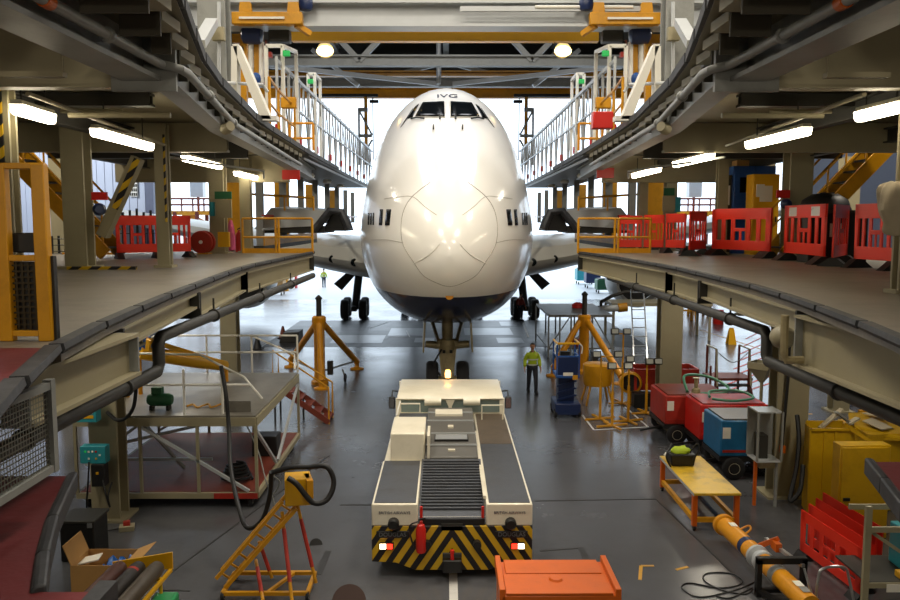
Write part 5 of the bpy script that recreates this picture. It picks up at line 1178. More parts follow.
mat('red_jacket', '#8f2f22', .6); p = on(520.5, 321); person((p.x, p.y, 0), 2.4, 'person in a dark red jacket standing by the main wheels', 'red_jacket', 'trousers', 1.75, 'stand', bands=False)
person((TX + .78, TY + 7.35, .64), PI, 'person in a hi-vis jacket seated in the cab of the tug', 'hivis', 'trousers', 1.7, 'sit', bands=False)
st = MB().b2(TX+.5, TX+1.06, TY+6.95, TY+7.6, .4, .5).build('seat', 'black', tug, bevel=.03)
# ================================================================ blue personnel lift
c = on(567, 417) + V((0, .35, 0)); t = thing('personnel_lift', 'dark blue upright personnel lift with a yellow top rail behind the walking person', 'lift', tuple(c))
MB().box(c+V((0, 0, .28)), (.78, 1.1, .36)).build('chassis', 'blue_dark', t, bevel=.03)
for sx in (-1, 1):
    for sy in (-1, 1): wheel(c+V((sx*.36, sy*.42, .14)), .14, .1, t)
MB().box(c+V((0, .1, .85)), (.5, .5, .8)).build('mast', 'blue_dark', t, bevel=.02)
for k in range(3): MB().bar(c+V((-.3, -.2, .5+.22*k)), c+V((.3, -.2, .66+.22*k)), .06, .05).build('scissor_arm', 'blue_dark', t)
MB().box(c+V((0, 0, 1.28)), (.72, .9, .1)).build('platform', 'blue', t, bevel=.02)
mb = MB().box(c+V((0, -.42, 1.6)), (.62, .04, .56)); mb.build('front_panel', 'blue_dark', t, bevel=.01)
MB().box(c+V((0, -.45, 1.36)), (.3, .02, .1)).build('label_plate', 'paper', t); MB().box(c+V((.22, -.45, 1.26)), (.16, .02, .14)).build('label_plate', 'yellow', t)
for sx in (-1, 1):
    for sy in (-.42, .42): MB().cyl(c+V((sx*.34, sy, 1.3)), c+V((sx*.34, sy, 2.3)), .025, n=8).build('guard_post', 'blue', t)
MB().tube([c+V((-.34, .42, 2.3)), c+V((-.34, -.42, 2.3)), c+V((.34, -.42, 2.3)), c+V((.34, .42, 2.3))], .035, 8).build('top_rail', 'yellow_clean', t)
MB().tube([c+V((-.34, .42, 1.9)), c+V((-.34, -.42, 1.9)), c+V((.34, -.42, 1.9)), c+V((.34, .42, 1.9))], .025, 8).build('mid_rail', 'blue', t)
for sx in (-1, 1): MB().tube(arc([c+V((sx*.34, -.44, 2.3)), c+V((sx*.42, -.46, 2.2)), c+V((sx*.4, -.46, 2.0))], 5), .02, 6).build('grab_handle', 'white', t)
MB().box(c+V((.0, .3, 1.7)), (.3, .2, .5)).build('control_box', 'black', t)
# ================================================================ work-light stands
def lightstand(px_, py_, hgt, heads, label, tilt=0):
    c = on(px_, py_); t = thing('work_light', label, 'work light', tuple(c), 'yellow work lights in the painted bay')
    for a in (0, 1.57): MB().bar(c+V((-.5*math.cos(a+.3), -.5*math.sin(a+.3), .05)), c+V((.5*math.cos(a+.3), .5*math.sin(a+.3), .05)), .06, .05).build('foot_bar', 'yellow', t)
    MB().cyl(c+V((0, 0, .05)), c+V((0, 0, hgt)), .028, n=8).build('pole', 'yellow', t)
    MB().cyl(c+V((0, 0, .05)), c+V((0, 0, hgt*.6)), .042, n=8).build('lower_pole', 'yellow', t)
    if len(heads) > 1: MB().bar(c+V((heads[0]-.05, 0, hgt)), c+V((heads[-1]+.05, 0, hgt)), .04).build('cross_bar', 'yellow', t)
    for x in heads:
        q = c+V((x, -.06, hgt+.08)); R = Matrix.Rotation(-.25+tilt, 3, 'X')
        h = MB().box(q, (.26, .12, .2), rot=R).build('lamp_head', 'black', t, bevel=.015)
        MB().box(q + R @ V((0, -.065, 0)), (.2, .01, .14), rot=R).build('lens', mat('lamp_lens', '#a9aba4', .15), h)
lightstand(600, 420, 1.95, (-.15, .5), 'yellow twin work light at the front of the painted bay')
lightstand(612, 427, 1.75, (-.05, .42), 'yellow twin work light with the lowest heads in the painted bay')
lightstand(628, 422, 1.85, (.0,), 'single yellow work light in the middle of the painted bay')
lightstand(622, 404, 2.35, (-.3, .1), 'tallest yellow twin work light at the back of the painted bay')
lightstand(646, 414, 1.6, (.05, .32), 'yellow twin work light next to the red skip')
c = on(597, 403); t = thing('yellow_tank_cart', 'yellow drum-shaped cart on thin legs behind the work lights', 'cart', tuple(c))
MB().lathe([(0, .62), (.45, .62), (.48, .7), (.48, 1.3), (.42, 1.34), (0, 1.34)], c, (0, 0, 1), 24).build('tank', 'yellow', t)
for a in range(4): MB().bar(c+V((.4*math.cos(a*1.57+.8), .4*math.sin(a*1.57+.8), .65)), c+V((.62*math.cos(a*1.57+.8), .62*math.sin(a*1.57+.8), 0)), .05).build('leg', 'yellow', t)
c = on(630, 404); t = thing('fan_unit', 'dark round floor fan among the work lights', 'fan', tuple(c))
MB().lathe([(.3, -.12), (.36, -.1), (.38, 0), (.36, .1), (.3, .12)], c+V((0, 0, .72)), (.2, 1, 0), 24, cap=False).build('ring', 'yellow', t); MB().cyl(c+V((0, .05, .72)), c+V((.02, .1, .72)), .3, n=20).build('grille', 'black', t)
MB().bar(c+V((0, 0, .36)), c, .06).build('stand', 'yellow', t); MB().bar(c+V((-.35, 0, .03)), c+V((.35, 0, .03)), .08, .06).build('base', 'yellow', t)
# ================================================================ staging and ladders behind the right jack
a = on(548, 352); t = thing('wing_staging', 'grey low staging with many legs behind the right tripod jack', 'work platform', (5.4, 36.2, 0))
x0, x1, y0, y1, z = 4.55, 7.4, 35.2, 40.2, 1.9
MB().b2(x0, x1, y0, y1, z-.1, z).build('deck', 'platform_ply', t)
for x in (x0, x0+.5, x0+1, x1-.9, x1):
    for y in (y0, y1): MB().cyl((x, y, 0), (x, y, z-.1), .04, n=8).build('leg', 'grey_steel', t)
MB().b2(x0, x1, y0, y1, .35, .42).build('lower_shelf', 'platform_ply', t); 
for a, b in (((x0, y0, .4), (x0+1, y0, 1.9)), ((x1, y0, .4), (x1-.9, y0, 1.9)), ((x0+1, y0, .4), (x1-.9, y0, 1.9))): MB().bar(a, b, .05).build('brace', 'grey_steel', t)
p = V((5.9, 35.8, .42)); solo('red_case', MB().box(p+V((0, 0, .18)), (.7, .5, .36)), 'red_dull', 'red case on the lower shelf of the grey staging', 'box', bevel=.02)
p = V((6.8, 36.4, z)); solo('red_bundle', MB().lathe([(0, 0), (.3, .02), (.28, .2), (.12, .28), (0, .28)], p+V((-.5, 1.6, 0)), n=14), 'red', 'red bundle on top of the grey staging', 'bundle')
def ladder(p, q, w, n, label, m='alu'):
    p = V(p); q = V(q); t = thing('ladder', label, 'ladder', tuple(p))
    for x in (0, w): MB().bar(p+V((x, 0, 0)), q+V((x, 0, 0)), .05, .08).build('stile', m, t)
    for k in range(n): a = p.lerp(q, (k+.7)/n); MB().bar(a, a+V((w, 0, 0)), .06, .035).build('rung', m, t)
a = on(603, 366); ladder((7.6, a.y-1.2, 0), (7.95, a.y+1.2, 3.1), .55, 9, 'aluminium ladder leaning up to the right wing staging')
t = thing('wing_dock', 'grey cantilever staging beneath the right engine', 'work platform', (10.5, 40, 0))
MB().b2(8.4, 13.5, 40.2, 42.4, 1.75, 1.9).build('deck', 'cream_steel', t)
for x in (8.5, 13.4):
    for y in (40.3, 42.3): MB().bar((x, y, 0), (x, y, 1.75), .12).build('leg', 'cream_steel', t)
p = at(617, 308, 39); t = thing('support_arm', 'grey arm with a yellow sleeve held up over the right staging', 'support arm', tuple(p))
MB().tube([at(601, 309, 39), at(601, 302, 39), at(612, 296, 39), at(625, 292, 39), at(634, 292, 39)], .09, 8).build('arm', 'dark_steel', t)
MB().cyl(at(598, 309, 39), at(618, 308, 39), .17, n=12).build('sleeve', 'pale_steel', t); MB().cyl(at(618, 308, 39), at(627, 307, 39), .22, n=12).build('yellow_sleeve', 'yellow', t)
MB().cyl(at(601, 309, 39), V((at(601, 309, 39).x, 39, 2.0)), .06, n=8).build('prop', 'dark_steel', t)
# distant equipment on the bright floor
def trolley(px_, py_, w, d, h, m, label, name='equipment_trolley', legs=True):
    c = on(px_, py_); t = thing(name, label, 'trolley', tuple(c))
    MB().box(c+V((0, 0, h*.62)), (w, d, h*.72)).build('body', m, t, bevel=.03); MB().box(c+V((0, 0, h+.02)), (w*.8, d*.8, .08)).build('top_tray', 'dark_steel', t)
    for sx in (-1, 1):
        for sy in (-1, 1): wheel(c+V((sx*w*.4, sy*d*.4, .14)), .14, .08, t)
    return t
trolley(584, 284, 1.6, 1.6, 1.5, 'teal', 'teal equipment trolley out on the bright floor under the right dock end')
trolley(592, 288, 1.3, 1.4, 1.9, 'blue_dark', 'dark blue equipment trolley beside the teal one')
trolley(604, 293, 1.4, 1.3, 1.2, 'green_dark', 'dark green trolley standing before the right engine')
trolley(275, 295, 1.6, 1.4, 1.3, 'wood_ply', 'brown crate trolley out past the left dock end')
for q, m, h, lab in (((285, 291), 'yellow', 1.7, 'yellow cabinet past the left dock end'), ((291, 289), 'white', 1.6, 'white cabinet past the left dock end'), ((294, 288), 'red', 1.4, 'slim red cabinet past the left dock end')):
    c = on(*q); t = thing('cabinet', lab, 'cabinet', tuple(c)); MB().box(c+V((0, 0, h/2)), (.6, .6, h)).build('body', m, t, bevel=.02); MB().box(c+V((0, -.31, h*.5)), (.5, .02, h*.85)).build('door', m, t)
for k, (q, lab) in enumerate((((283, 338), 'dark cone on the floor between the left column and the pit'), ((257.5, 349), 'dark cone on the floor closest to the left column'), ((420, 0), ''))[:2]):
    c = on(*q); t = thing('floor_cone', lab, 'cone', tuple(c)); MB().lathe([(.22, .05), (.2, .08), (.05, .62), (0, .63)], c, n=16).build('cone', 'rust_red' if k == 0 else 'black', t); MB().box(c+V((0, 0, .025)), (.5, .5, .05)).build('base', 'black', t)
c = on(293, 343); solo('wheel_chock', MB().slab([c+V((-.7, 0, 0)), c+V((.3, 0, 0)), c+V((.3, 0, .55)), c+V((-.5, 0, .5))], (0, 1.2, 0)), 'dark_steel', 'dark block standing at the left corner of the floor pit', 'block', bevel=.03)
for q, lab in (((700, 316), 'yellow frame stand under the far end of the right dock'), ((688, 322), 'yellow trestle beside the frame stand under the right dock')):
    c = on(*q); t = thing('frame_stand', lab, 'stand', tuple(c))
    for sx in (-1, 1):
        MB().bar(c+V((sx*.5, 0, 0)), c+V((sx*.28, 0, 1.9)), .14).build('leg', 'yellow', t); MB().bar(c+V((sx*.5, .9, 0)), c+V((sx*.28, .6, 1.9)), .14).build('leg', 'yellow', t)
    MB().box(c+V((0, .3, 1.95)), (.8, .9, .14)).build('top_frame', 'yellow', t); MB().bar(c+V((-.42, 0, .7)), c+V((.42, 0, .7)), .1).build('cross_bar', 'yellow', t)
    MB().box(c+V((0, .3, 1.3)), (.4, .5, .6)).build('winch', 'dark_steel', t)
c = on(718, 324); solo('red_drum', MB().lathe([(0, 0), (.3, 0), (.32, .04), (.3, .4), (.32, .45), (.3, .85), (0, .86)], c, n=20), 'red', 'red drum on the floor below the right dock edge', 'drum')
# ================================================================ wheeled tank carts
def cart(c, w, d, h, m, top, name, label, ground=.42, rz=0):
    t = thing(name, label, 'cart', tuple(c))
    MB().box(c+V((0, 0, ground+.06)), (w*1.02, d*1.02, .12)).build('chassis', 'black', t)
    MB().box(c+V((0, 0, ground+.12+h/2)), (w, d, h)).build('tank_body', m, t, bevel=.03)
    MB().box(c+V((0, 0, ground+.135+h)), (w*.9, d*.9, .04)).build('lid', top, t)
    MB().box(c+V((-w*.02, -d/2-.008, ground+.12+h*.15)), (w*.9, .012, .06)).build('stripe', 'red_dull' if 'blue' in m else m, t)
    MB().box(c+V((-w*.42, -d/2-.008, ground+.12+h*.66)), (.18, .012, .26)).build('notice', 'paper', t)
    for sx in (-1, 1):
        for sy in (-1, 1): wheel(c+V((sx*w*.32, sy*(d*.5+.03), .27)), .27, .14, t, ax=(0, 1, 0))
    MB().bar(c+V((-w*.5, -d*.3, ground)), c+V((-w*.5-.6, -d*.3, .3)), .05).build('tow_bar', 'black', t)
    return t
c = on(691, 443) + V((.12, .7, 0)); ct1 = cart(c, 1.75, 1.6, .78, 'red_dull', 'rust_red', 'tank_cart', 'dull red tank cart, the one standing farthest back by the column')
c2 = on(726, 459) + V((.2, .7, 0)); ct2 = cart(c2, 1.75, 1.3, .9, 'red', 'red_dull', 'tank_cart', 'bright red tank cart between the dull red one and the blue one', .36)
c3 = on(738, 476) + V((.35, .4, 0)); ct3 = cart(c3, 1.75, 1.25, .85, 'blue_cart', 'deck_grey', 'tank_cart', 'blue tank cart with grey lid parked beside the pale column')
zt = .42+.155+.78
solo('green_hose', MB().tube(arc([c+V((-.2, -.5, zt+.03)), c+V((-.1, .1, zt+.35)), c+V((.6, .2, zt+.3)), c+V((1.0, -.2, zt+.1)), c+V((.7, -.75, zt+.04)), c+V((.1, -.8, zt+.04)), c+V((.2, -.95, zt+.03))]), .04, 8), 'hose_green', 'pale green hose coiled over the lid of the dull red cart', 'hose')
solo('green_hose', MB().tube(arc([c2+V((-.5, -.2, 1.5)), c2+V((-.3, .3, 1.54)), c2+V((.4, .3, 1.55)), c2+V((.6, -.3, 1.5)), c2+V((0, -.6, 1.48)), c2+V((-.5, -.4, 1.49))]), .035, 8), 'hose_green', 'pale green hose looped on top of the bright red cart', 'hose')
solo('pump_fitting', MB().lathe([(.12, 0), (.1, .1), (.05, .14), (.05, .36), (.09, .4), (0, .42)], c2 + V((-.7, .3, 1.5)), n=14), 'gear_metal', 'brown metal pump fitting on the bright red cart', 'fitting')
# red skip with dark crate below
c = on(666, 404) + V((0, .5, 0)); t = thing('red_skip', 'open rusty red skip standing behind the pale column', 'skip', tuple(c))
for a, b in (((-1.05, -.5), (1.05, -.5)), ((-1.05, .5), (1.05, .5)), ((-1.05, -.5), (-1.05, .5)), ((1.05, -.5), (1.05, .5))): MB().bar(c+V((*a, .82)), c+V((*b, .82)), .05, .7).build('side_wall', 'red_dull', t)
MB().box(c+V((0, 0, .5)), (2.1, 1.0, .06)).build('base', 'wood_ply', t)
for x in (-.9, .9):
    for y in (-.4, .4): MB().box(c+V((x, y, .235)), (.14, .14, .47)).build('leg', 'black', t)
MB().bar(c+V((-.3, -.1, .56)), c+V((.1, .1, 1.45)), .06).build('plank', 'wood_ply', t)
c = on(641, 406); solo('black_crate', MB().box(c+V((0, -.12, .24)), (.62, .42, .48)), 'black', 'black crate on the floor in front of the red skip', 'crate', bevel=.02)
# brown access steps on the red-hatched floor
c = on(726, 411) ; t = thing('access_steps', 'brown access steps with raised handrails on the red-hatched floor', 'steps', tuple(c))
MB().box(c+V((.25, .7, .98)), (1.3, 1.0, .08)).build('platform', 'rust_red', t)
for k in range(4): MB().box(c+V((.25, -.25+k*.18-.1, .2+.2*k)), (1.0, .26, .05)).build('tread', 'dark_steel', t)
for sx in (-.28, .78):
    MB().bar(c+V((sx, -.4, .05)), c+V((sx, .25, .95)), .05, .14).build('stringer', 'rust_red', t)
    for y in (.25, 1.15): MB().bar(c+V((sx, y, 0)), c+V((sx, y, 1.95)), .06).build('post', 'rust_red', t)
    MB().tube([c+V((sx-.2, -.5, .9)), c+V((sx, .25, 1.95)), c+V((sx, 1.15, 1.95))], .03, 8).build('handrail', 'cream_steel', t)
for sx in (-.6, ): MB().bar(c+V((sx, -.2, 0)), c+V((sx, -.2, 1.5)), .05).build('post', 'rust_red', t)
MB().tube(arc([c+V((-.28, .3, 1.9)), c+V((.2, .1, 1.55)), c+V((.78, .3, 1.85))]), .015, 6).build('chain', 'alu', t)
# wet-floor sign
c = on(731, 344); t = thing('floor_sign', 'yellow folding floor sign standing on the red-hatched floor', 'floor sign', tuple(c))
for s in (-1, 1): MB().slab([c+V((-.2, s*.22, 0)), c+V((.2, s*.22, 0)), c+V((.12, s*.03, .75)), c+V((-.12, s*.03, .75))], (0, .03, 0)).build('leaf', 'yellow_clean', t)
MB().box(c+V((0, 0, .78)), (.2, .08, .06)).build('top_hinge', 'yellow_clean', t)
# cream funnel on a stand and grey mesh cabinet by the column
c = on(766, 428) + V((.3, 1.2, 0)); t = thing('funnel_stand', 'cream square funnel on a post beside the pale column', 'funnel', tuple(c))
MB().lathe([(.08, 1.12), (.42, 1.55), (.46, 1.55), (.46, 1.75), (.4, 1.75), (.4, 1.58), (0, 1.4)], c, n=4).build('funnel', 'cream_steel', t, smooth=False); MB().cyl(c, c+V((0, 0, 1.15)), .05, n=10).build('post', 'cream_steel', t); MB().box(c+V((0, 0, .03)), (.6, .6, .06)).build('base', 'cream_steel', t)
p = at(757, 411, 16.4); q = at(779, 460, 16.4); t = thing('wire_cabinet', 'grey open-fronted metal cabinet fixed to the pale column', 'cabinet', ((p.x+q.x)/2, 16.4, q.z))
for x in (p.x, q.x):
    for y in (16.3, 16.85): MB().bar((x, y, q.z), (x, y, p.z), .04).build('corner_post', 'grey_steel', t)
for z in (q.z, p.z): MB().b2(p.x, q.x, 16.3, 16.85, z-.03, z).build('shelf', 'pale_steel', t)
MB().b2(p.x, q.x, 16.82, 16.85, q.z, p.z).build('back_panel', 'grey_steel', t); MB().b2(p.x+.12, p.x+.3, 16.5, 16.8, q.z, q.z+.5).build('pump', 'dark_steel', t)
MB().bar((p.x+.05, 16.5, q.z-.02), (p.x+.05, 16.5, 0), .06).build('support_leg', 'orange', t); MB().bar((q.x-.05, 16.4, q.z-.02), (q.x-.05, 16.4, 0), .05).build('support_leg', 'grey_steel', t)
MB().box((p.x+.28, 16.55, q.z-.12), (.36, .3, .12)).build('drip_tray', 'gear_metal', t)
t = thing('column_cable', 'black cable with a small orange switch running down the pale column', 'cable', tuple(at(783, 330, 16.8)))
MB().tube([at(790, 330, 16.85), at(788, 380, 16.85), at(783.5, 430, 16.85), at(782, 447, 16.85)], .035, 8).build('cable_run', 'cable_black', t); MB().box(at(782.5, 449, 16.82), (.1, .08, .16)).build('switch', 'orange', t)
solo('drain_bracket', MB().tube([at(785, 315, 8.7), at(784, 355, 8.7), at(786, 360, 8.7), at(803, 360, 8.7)], .045, 8), 'gear_metal', 'thin brown pipe dropping down beside the right column bracket', 'pipe')
solo('round_lamp', MB().lathe([(0, 0), (.1, 0), (.13, .06), (.13, .16), (.09, .22), (0, .22)], at(777, 336, 9.2), (.2, -1, 0), 18), 'cream_steel', 'round cream bulkhead lamp under the right dock edge', 'light fitting')
# ================================================================ yellow bins, locker, chair frame
def tall_bin(x0, x1, y0, y1, h, name, label, m='yellow_bin', door=True):
    t = thing(name, label, 'cabinet', ((x0+x1)/2, (y0+y1)/2, 0)); MB().b2(x0, x1, y0, y1, .02, h).build('body', m, t, bevel=.015)
    if door: 
        d = MB().b2(x0+.03, x1-.03, y0-.03, y0-.001, .1, h-.04).build('door', m, t, bevel=.008); MB().b2(x0+.08, x0+.2, y0-.06, y0-.03, h*.42, h*.45).build('handle', 'black', d)
    return t
p = at(806, 430, 16.0); q = at(840, 430, 16.0); s_ = at(893, 445, 14.6); r_ = at(842, 445, 14.6)
p.x += .1; q.x += .0
t = thing('yellow_bin', 'tall open yellow bin with scrap sticking out of its top', 'bin', ((p.x+q.x)/2, 16.2, 0)); hb = at(806, 416, 16.9).z; hf = at(810, 429, 16.0).z
for a, b, e, f, h in ((p.x, 16.0, q.x+.3, 16.0, hf), (p.x+.12, 16.5, q.x+.3, 16.5, hb), (p.x, 16.0, p.x+.12, 16.5, hf), (q.x+.3, 16.0, q.x+.3, 16.5, hf)): MB().bar((a, b, h/2), (e, f, h/2), .03, h).build('side_wall', 'yellow_bin', t)
MB().bar((p.x, 15.97, hf), (q.x+.3, 15.97, hf), .06, .05).build('rim', 'yellow_bin', t)
for x in (.28, .5): MB().bar((p.x+x, 15.97, .1), (p.x+x, 15.97, hf-.05), .05, .03).build('rib', 'yellow_bin', t)
MB().b2(p.x+.1, q.x+.3, 16, 16.5, hf*.7, hf*.72).build('fill', 'dark_steel', t)
for k, (a, b, m, lab) in enumerate((((820, 428), (842, 409), 'cloth', 'pale plank leaning out of the open yellow bin'), ((836, 412), (852, 424), 'grey_steel', 'grey bar poking out of the open yellow bin'), ((848, 424), (858, 418), 'cloth', 'short pale offcut lying on the yellow bin edge'))):
    solo('scrap_plank', MB().bar(at(*a, 16.4), at(*b, 16.5), .12, .04), m, lab, 'plank')
t2 = tall_bin(r_.x, s_.x, 14.65, 14.95, at(868, 446, 14.6).z, 'yellow_locker', 'yellow steel locker with a dark handle behind the stacked barriers')
t = thing('yellow_hopper', 'low yellow hopper with folded lids beside the yellow locker', 'bin', (9.5, 16.8, 0)); zl = 1.75
MB().b2(8.7, 10.4, 16.1, 17.4, .02, zl-.1).build('body', 'yellow_bin', t, bevel=.02)
MB().slab([at(850, 426, 16.6), at(873, 440, 16.2), at(905, 441, 15.9), at(905, 430, 17), at(870, 414, 17.8), at(848, 415, 17.6)], (0, 0, .05)).build('lid', 'yellow_bin', t)
MB().slab([at(846, 425, 16.0)+V((0, 0, .04)), at(871, 442, 15.6)+V((0, 0, .04)), at(871, 446, 15.6)+V((0, 0, .04)), at(846, 430, 16.0)+V((0, 0, .04))], (0, .05, 0)).build('lid_flange', 'yellow_bin', t)
MB().slab([at(862, 427, 16.6)+V((0, 0, .12)), at(882, 436, 16.2)+V((0, 0, .12)), at(893, 434, 16.5)+V((0, 0, .12)), at(872, 424, 17)+V((0, 0, .12))], (0, 0, .02)).build('paper_sheet', 'cloth', t)
MB().slab([at(862, 417, 17.4)+V((0, 0, .08)), at(878, 421, 17)+V((0, 0, .08)), at(890, 419, 17.2)+V((0, 0, .08)), at(876, 416, 17.5)+V((0, 0, .08))], (0, 0, .02)).build('paper_sheet', 'cloth', t)
c = on(803, 482); solo('hose_bundle', MB().tube(arc([at(797, 415, 16.6), at(799, 440, 16.4), at(796, 470, 16.2), at(790, 500, 16.0), at(800, 490, 16.0), at(803, 465, 16.2)]), .05, 8), 'cable_black', 'black hose slumped between the pale column and the yellow bin', 'hose')
for k, (q, m, lab) in enumerate((((843, 404), 'blue', 'blue-topped stand on the hatched floor beyond the yellow bins'), ((855, 408), 'red_dull', 'red-topped stand on the hatched floor beyond the yellow bins'))):
    c = on(*q); t = thing('axle_stand', lab, 'stand', tuple(c)); MB().ball(c+V((0, 0, .75)), .12, 12).build('head', m, t)
    for sx in (-.35, .35): MB().bar(c+V((0, 0, .7)), c+V((sx, 0, 0)), .05).build('leg', 'dark_steel', t)
    MB().bar(c+V((0, 0, .7)), c+V((0, .4, 0)), .05).build('leg', 'dark_steel', t)
for q, lab in (((868, 413), 'upright yellow post frame beyond the yellow bins'), ):
    c = on(*q); t = thing('yellow_stand', lab, 'stand', tuple(c)); MB().bar(c, c+V((0, 0, 1.5)), .2).build('post', 'yellow', t); MB().bar(c+V((.2, 0, 1.4)), c+V((.75, 0, 0)), .12).build('brace', 'yellow', t); MB().bar(c+V((-.3, 0, .05)), c+V((.9, 0, .05)), .1).build('foot', 'yellow', t)
# ================================================================ yellow table with bag
x0, x1, y0, y1, z = 4.84, 5.66, 15.1, 17.5, .78
t = thing('yellow_bench', 'long worn yellow-topped bench on the floor by the carts', 'table', ((x0+x1)/2, y0, 0))
MB().b2(x0-.05, x1+.05, y0-.1, y1, z-.05, z).build('top', mat('yellow_worn', '#d8b02a', .45, 0, .15, 3, dirt='#7a6a3a', dirt_amt=.65), t, bevel=.008)
MB().b2(x0-.052, x0-.047, y0-.1, y1, z-.06, z-.005).build('edge_strip', 'pale_steel', t)
for x in (x0, x1):
    for y in (y0, y1-.1): l = MB().bar((x, y, .1), (x, y, z-.05), .09).build('leg', 'orange', t); wheel((x, y, .06), .06, .05, l, 'castor')
for a, b in (((x0, y0), (x1, y0)), ((x0, y0), (x0, y1-.1)), ((x1, y0), (x1, y1-.1)), ((x0, y1-.1), (x1, y1-.1))): MB().bar((*a, .22), (*b, .22), .07, .09).build('lower_rail', 'yellow', t)
p = V((5.06, 16.9, z+.002)); t = thing('tool_bag', 'black tool bag with hi-vis cloth in it on the yellow bench', 'bag', tuple(p))
MB().slab([p+V((-.22, -.2, 0)), p+V((.26, -.2, 0)), p+V((.3, -.22, .26)), p+V((-.26, -.22, .26))], (0, .4, 0)).build('body', 'black', t, bevel=.03, seg=3)
MB().tube(arc([p+V((.2, -.24, .15)), p+V((.34, -.26, .38)), p+V((.3, -.2, .5)), p+V((.16, -.2, .3))]), .018, 6).build('handle', 'black', t)
MB().tube(arc([p+V((-.25, -.22, .0)), p+V((-.36, -.26, .25)), p+V((-.2, -.1, .48))]), .02, 6).build('strap', 'black', t)
rng = random.Random(2)
mb = MB(); mb.ball(p+V((.02, 0, .28)), .2, 14, (1.1, .8, .5)); mb.v = [v + V((rng.uniform(-.02, .02),)*3) for v in mb.v]; mb.build('hivis_cloth', 'hivis', t)
solo('white_cloth', MB().ball(p+V((-.05, .3, .42)), .18, 12, (1.2, .7, .5)), 'paper', 'white cloth bundled behind the tool bag on the bench', 'cloth').location.z = -.31
# ================================================================ yellow tow bar on a black stand
a = on(723, 524, .34); b = on(811, 606, .34); t = thing('tow_bar', 'long yellow aircraft tow bar lying along the floor, with dark band and end clamp', 'tow bar', (a.x, a.y, 0))
d = (b-a).normalized()
MB().cyl(a, a+d*1.0, .16, n=24).build('tube', 'amber', t); MB().lathe([(.17, 0), (.2, .02), (.2, .1), (.17, .12)], a - d*.02, d, 24).build('end_flange', 'amber', t)
MB().cyl(a+d*1.0, a+d*1.14, .164, n=24).build('blue_band', 'blue_dark', t); MB().cyl(a+d*1.14, a+d*1.4, .16, n=24).build('tube', 'amber', t)
MB().lathe([(.16, 0), (.19, .02), (.19, .08), (.13, .12), (.13, .2), (.18, .22), (.18, .3), (.16, .32)], a+d*1.4, d, 24).build('coupling', 'pale_steel', t)
MB().cyl(a+d*1.72, a+d*2.2, .15, n=24).build('tube', 'amber', t); MB().lathe([(.16, 0), (.17, .02), (.17, .14), (.15, .16)], a+d*2.15, d, 24).build('coupling', 'grey_steel', t)
MB().cyl(a+d*2.3, b, .155, n=24).build('tube', 'amber', t)
for k, o_ in ((.45, 'paper'), (2.85, 'paper'), (3.05, 'grey_steel')): MB().slab([a+d*k+V((-.06, -.08, .162)), a+d*k+V((.06, -.08, .162)), a+d*k+V((.06, .1, .162)), a+d*k+V((-.06, .1, .162))], (0, 0, .004)).build('label_plate', o_, t)
MB().tube(arc([a+d*.55+V((.1, 0, .12)), a+d*.6+V((.22, 0, .2)), a+d*.72+V((.2, 0, .18)), a+d*.76+V((.1, 0, .12))]), .018, 6).build('handle', 'amber', t)
jk = MB().bar(a+d*1.2+V((.25, 0, .2)), a+d*2.3+V((.35, 0, .2)), .06, .05).build('jack_ram', 'alu', t)
MB().bar(a+d*1.3+V((.1, 0, .12)), a+d*1.5+V((.32, 0, .32)), .08, .08).build('jack_bracket', 'orange', t); MB().box(a+d*1.55+V((.27, 0, .22)), (.1, .22, .14)).build('jack_pump', 'orange', t)
w = on(780, 596); t = thing('tow_bar_stand', 'square black cradle straddling the yellow tow bar', 'stand', tuple(w))
for x in (-.36, .36): MB().bar(w+V((x, 0, .0)), w+V((x, 0, .62)), .08, .1).build('upright', 'black', t)
MB().bar(w+V((-.4, 0, .6)), w+V((.4, 0, .6)), .1, .1).build('top_bar', 'black', t); MB().bar(w+V((-.4, 0, .1)), w+V((.4, 0, .1)), .08, .06).build('bottom_bar', 'black', t)
MB().bar(w+V((-.34, -.02, .1)), w+V((.1, -.75, .03)), .08, .06).build('skid', 'black', t)
fl_pts = [on(x, y, .012) for x, y in ((757, 581), (735, 590), (700, 597), (682, 588), (690, 583), (720, 588), (742, 583), (733, 574), (708, 573), (704, 580), (722, 590), (745, 594), (752, 588), (730, 598), (716, 596))]
solo('floor_cable', MB().tube(arc(fl_pts, 8), .012, 6), 'cable_black', 'thin dark cable lying in loops on the floor left of the tow bar', 'cable')
# ================================================================ stacked red barriers, rack, handles (right edge)
bt = barrier('stacked_barrier'); nms = ('first red barrier of the stack, facing the tow bar', 'second red barrier in the stack by the yellow locker', 'third red barrier in the stack by the yellow locker', 'last red barrier of the stack, against the yellow locker')
for k in range(4):
    o = bt if k == 0 else dup(bt)
    pa, qa = on(800, 556), on(860, 602); ca = (pa+qa)/2; o.location = (ca.x + k*.27, ca.y + k*.3, .002); o.rotation_euler = (0, 0, math.atan2(qa.y-pa.y, qa.x-pa.x)); o.scale = ((qa-pa).length, .29, .86); o['label'] = nms[k]; o['group'] = 'stacked red barriers'
p = V((6.42, 11.2, 0)); t = thing('storage_rack', 'cream slotted-post rack with boxes at the right edge of the floor', 'rack', tuple(p))
for x, y in ((6.2, 11.35), (7.6, 11.35), (7.6, 12.3)): MB().bar((x, y, 0), (x, y, 1.85 if y < 12 else 1.85), .09, .06).build('upright', 'cream_steel', t)
for z in (.65, 1.5): MB().bar((6.2, 11.35, z), (7.6, 11.35, z), .05, .08).build('shelf_beam', 'cream_steel', t); MB().bar((6.4, 12.3, z), (7.6, 12.3, z), .05, .08).build('shelf_beam', 'cream_steel', t)
MB().b2(6.22, 7.6, 11.35, 12.3, .67, .7).build('shelf', 'dark_steel', t)
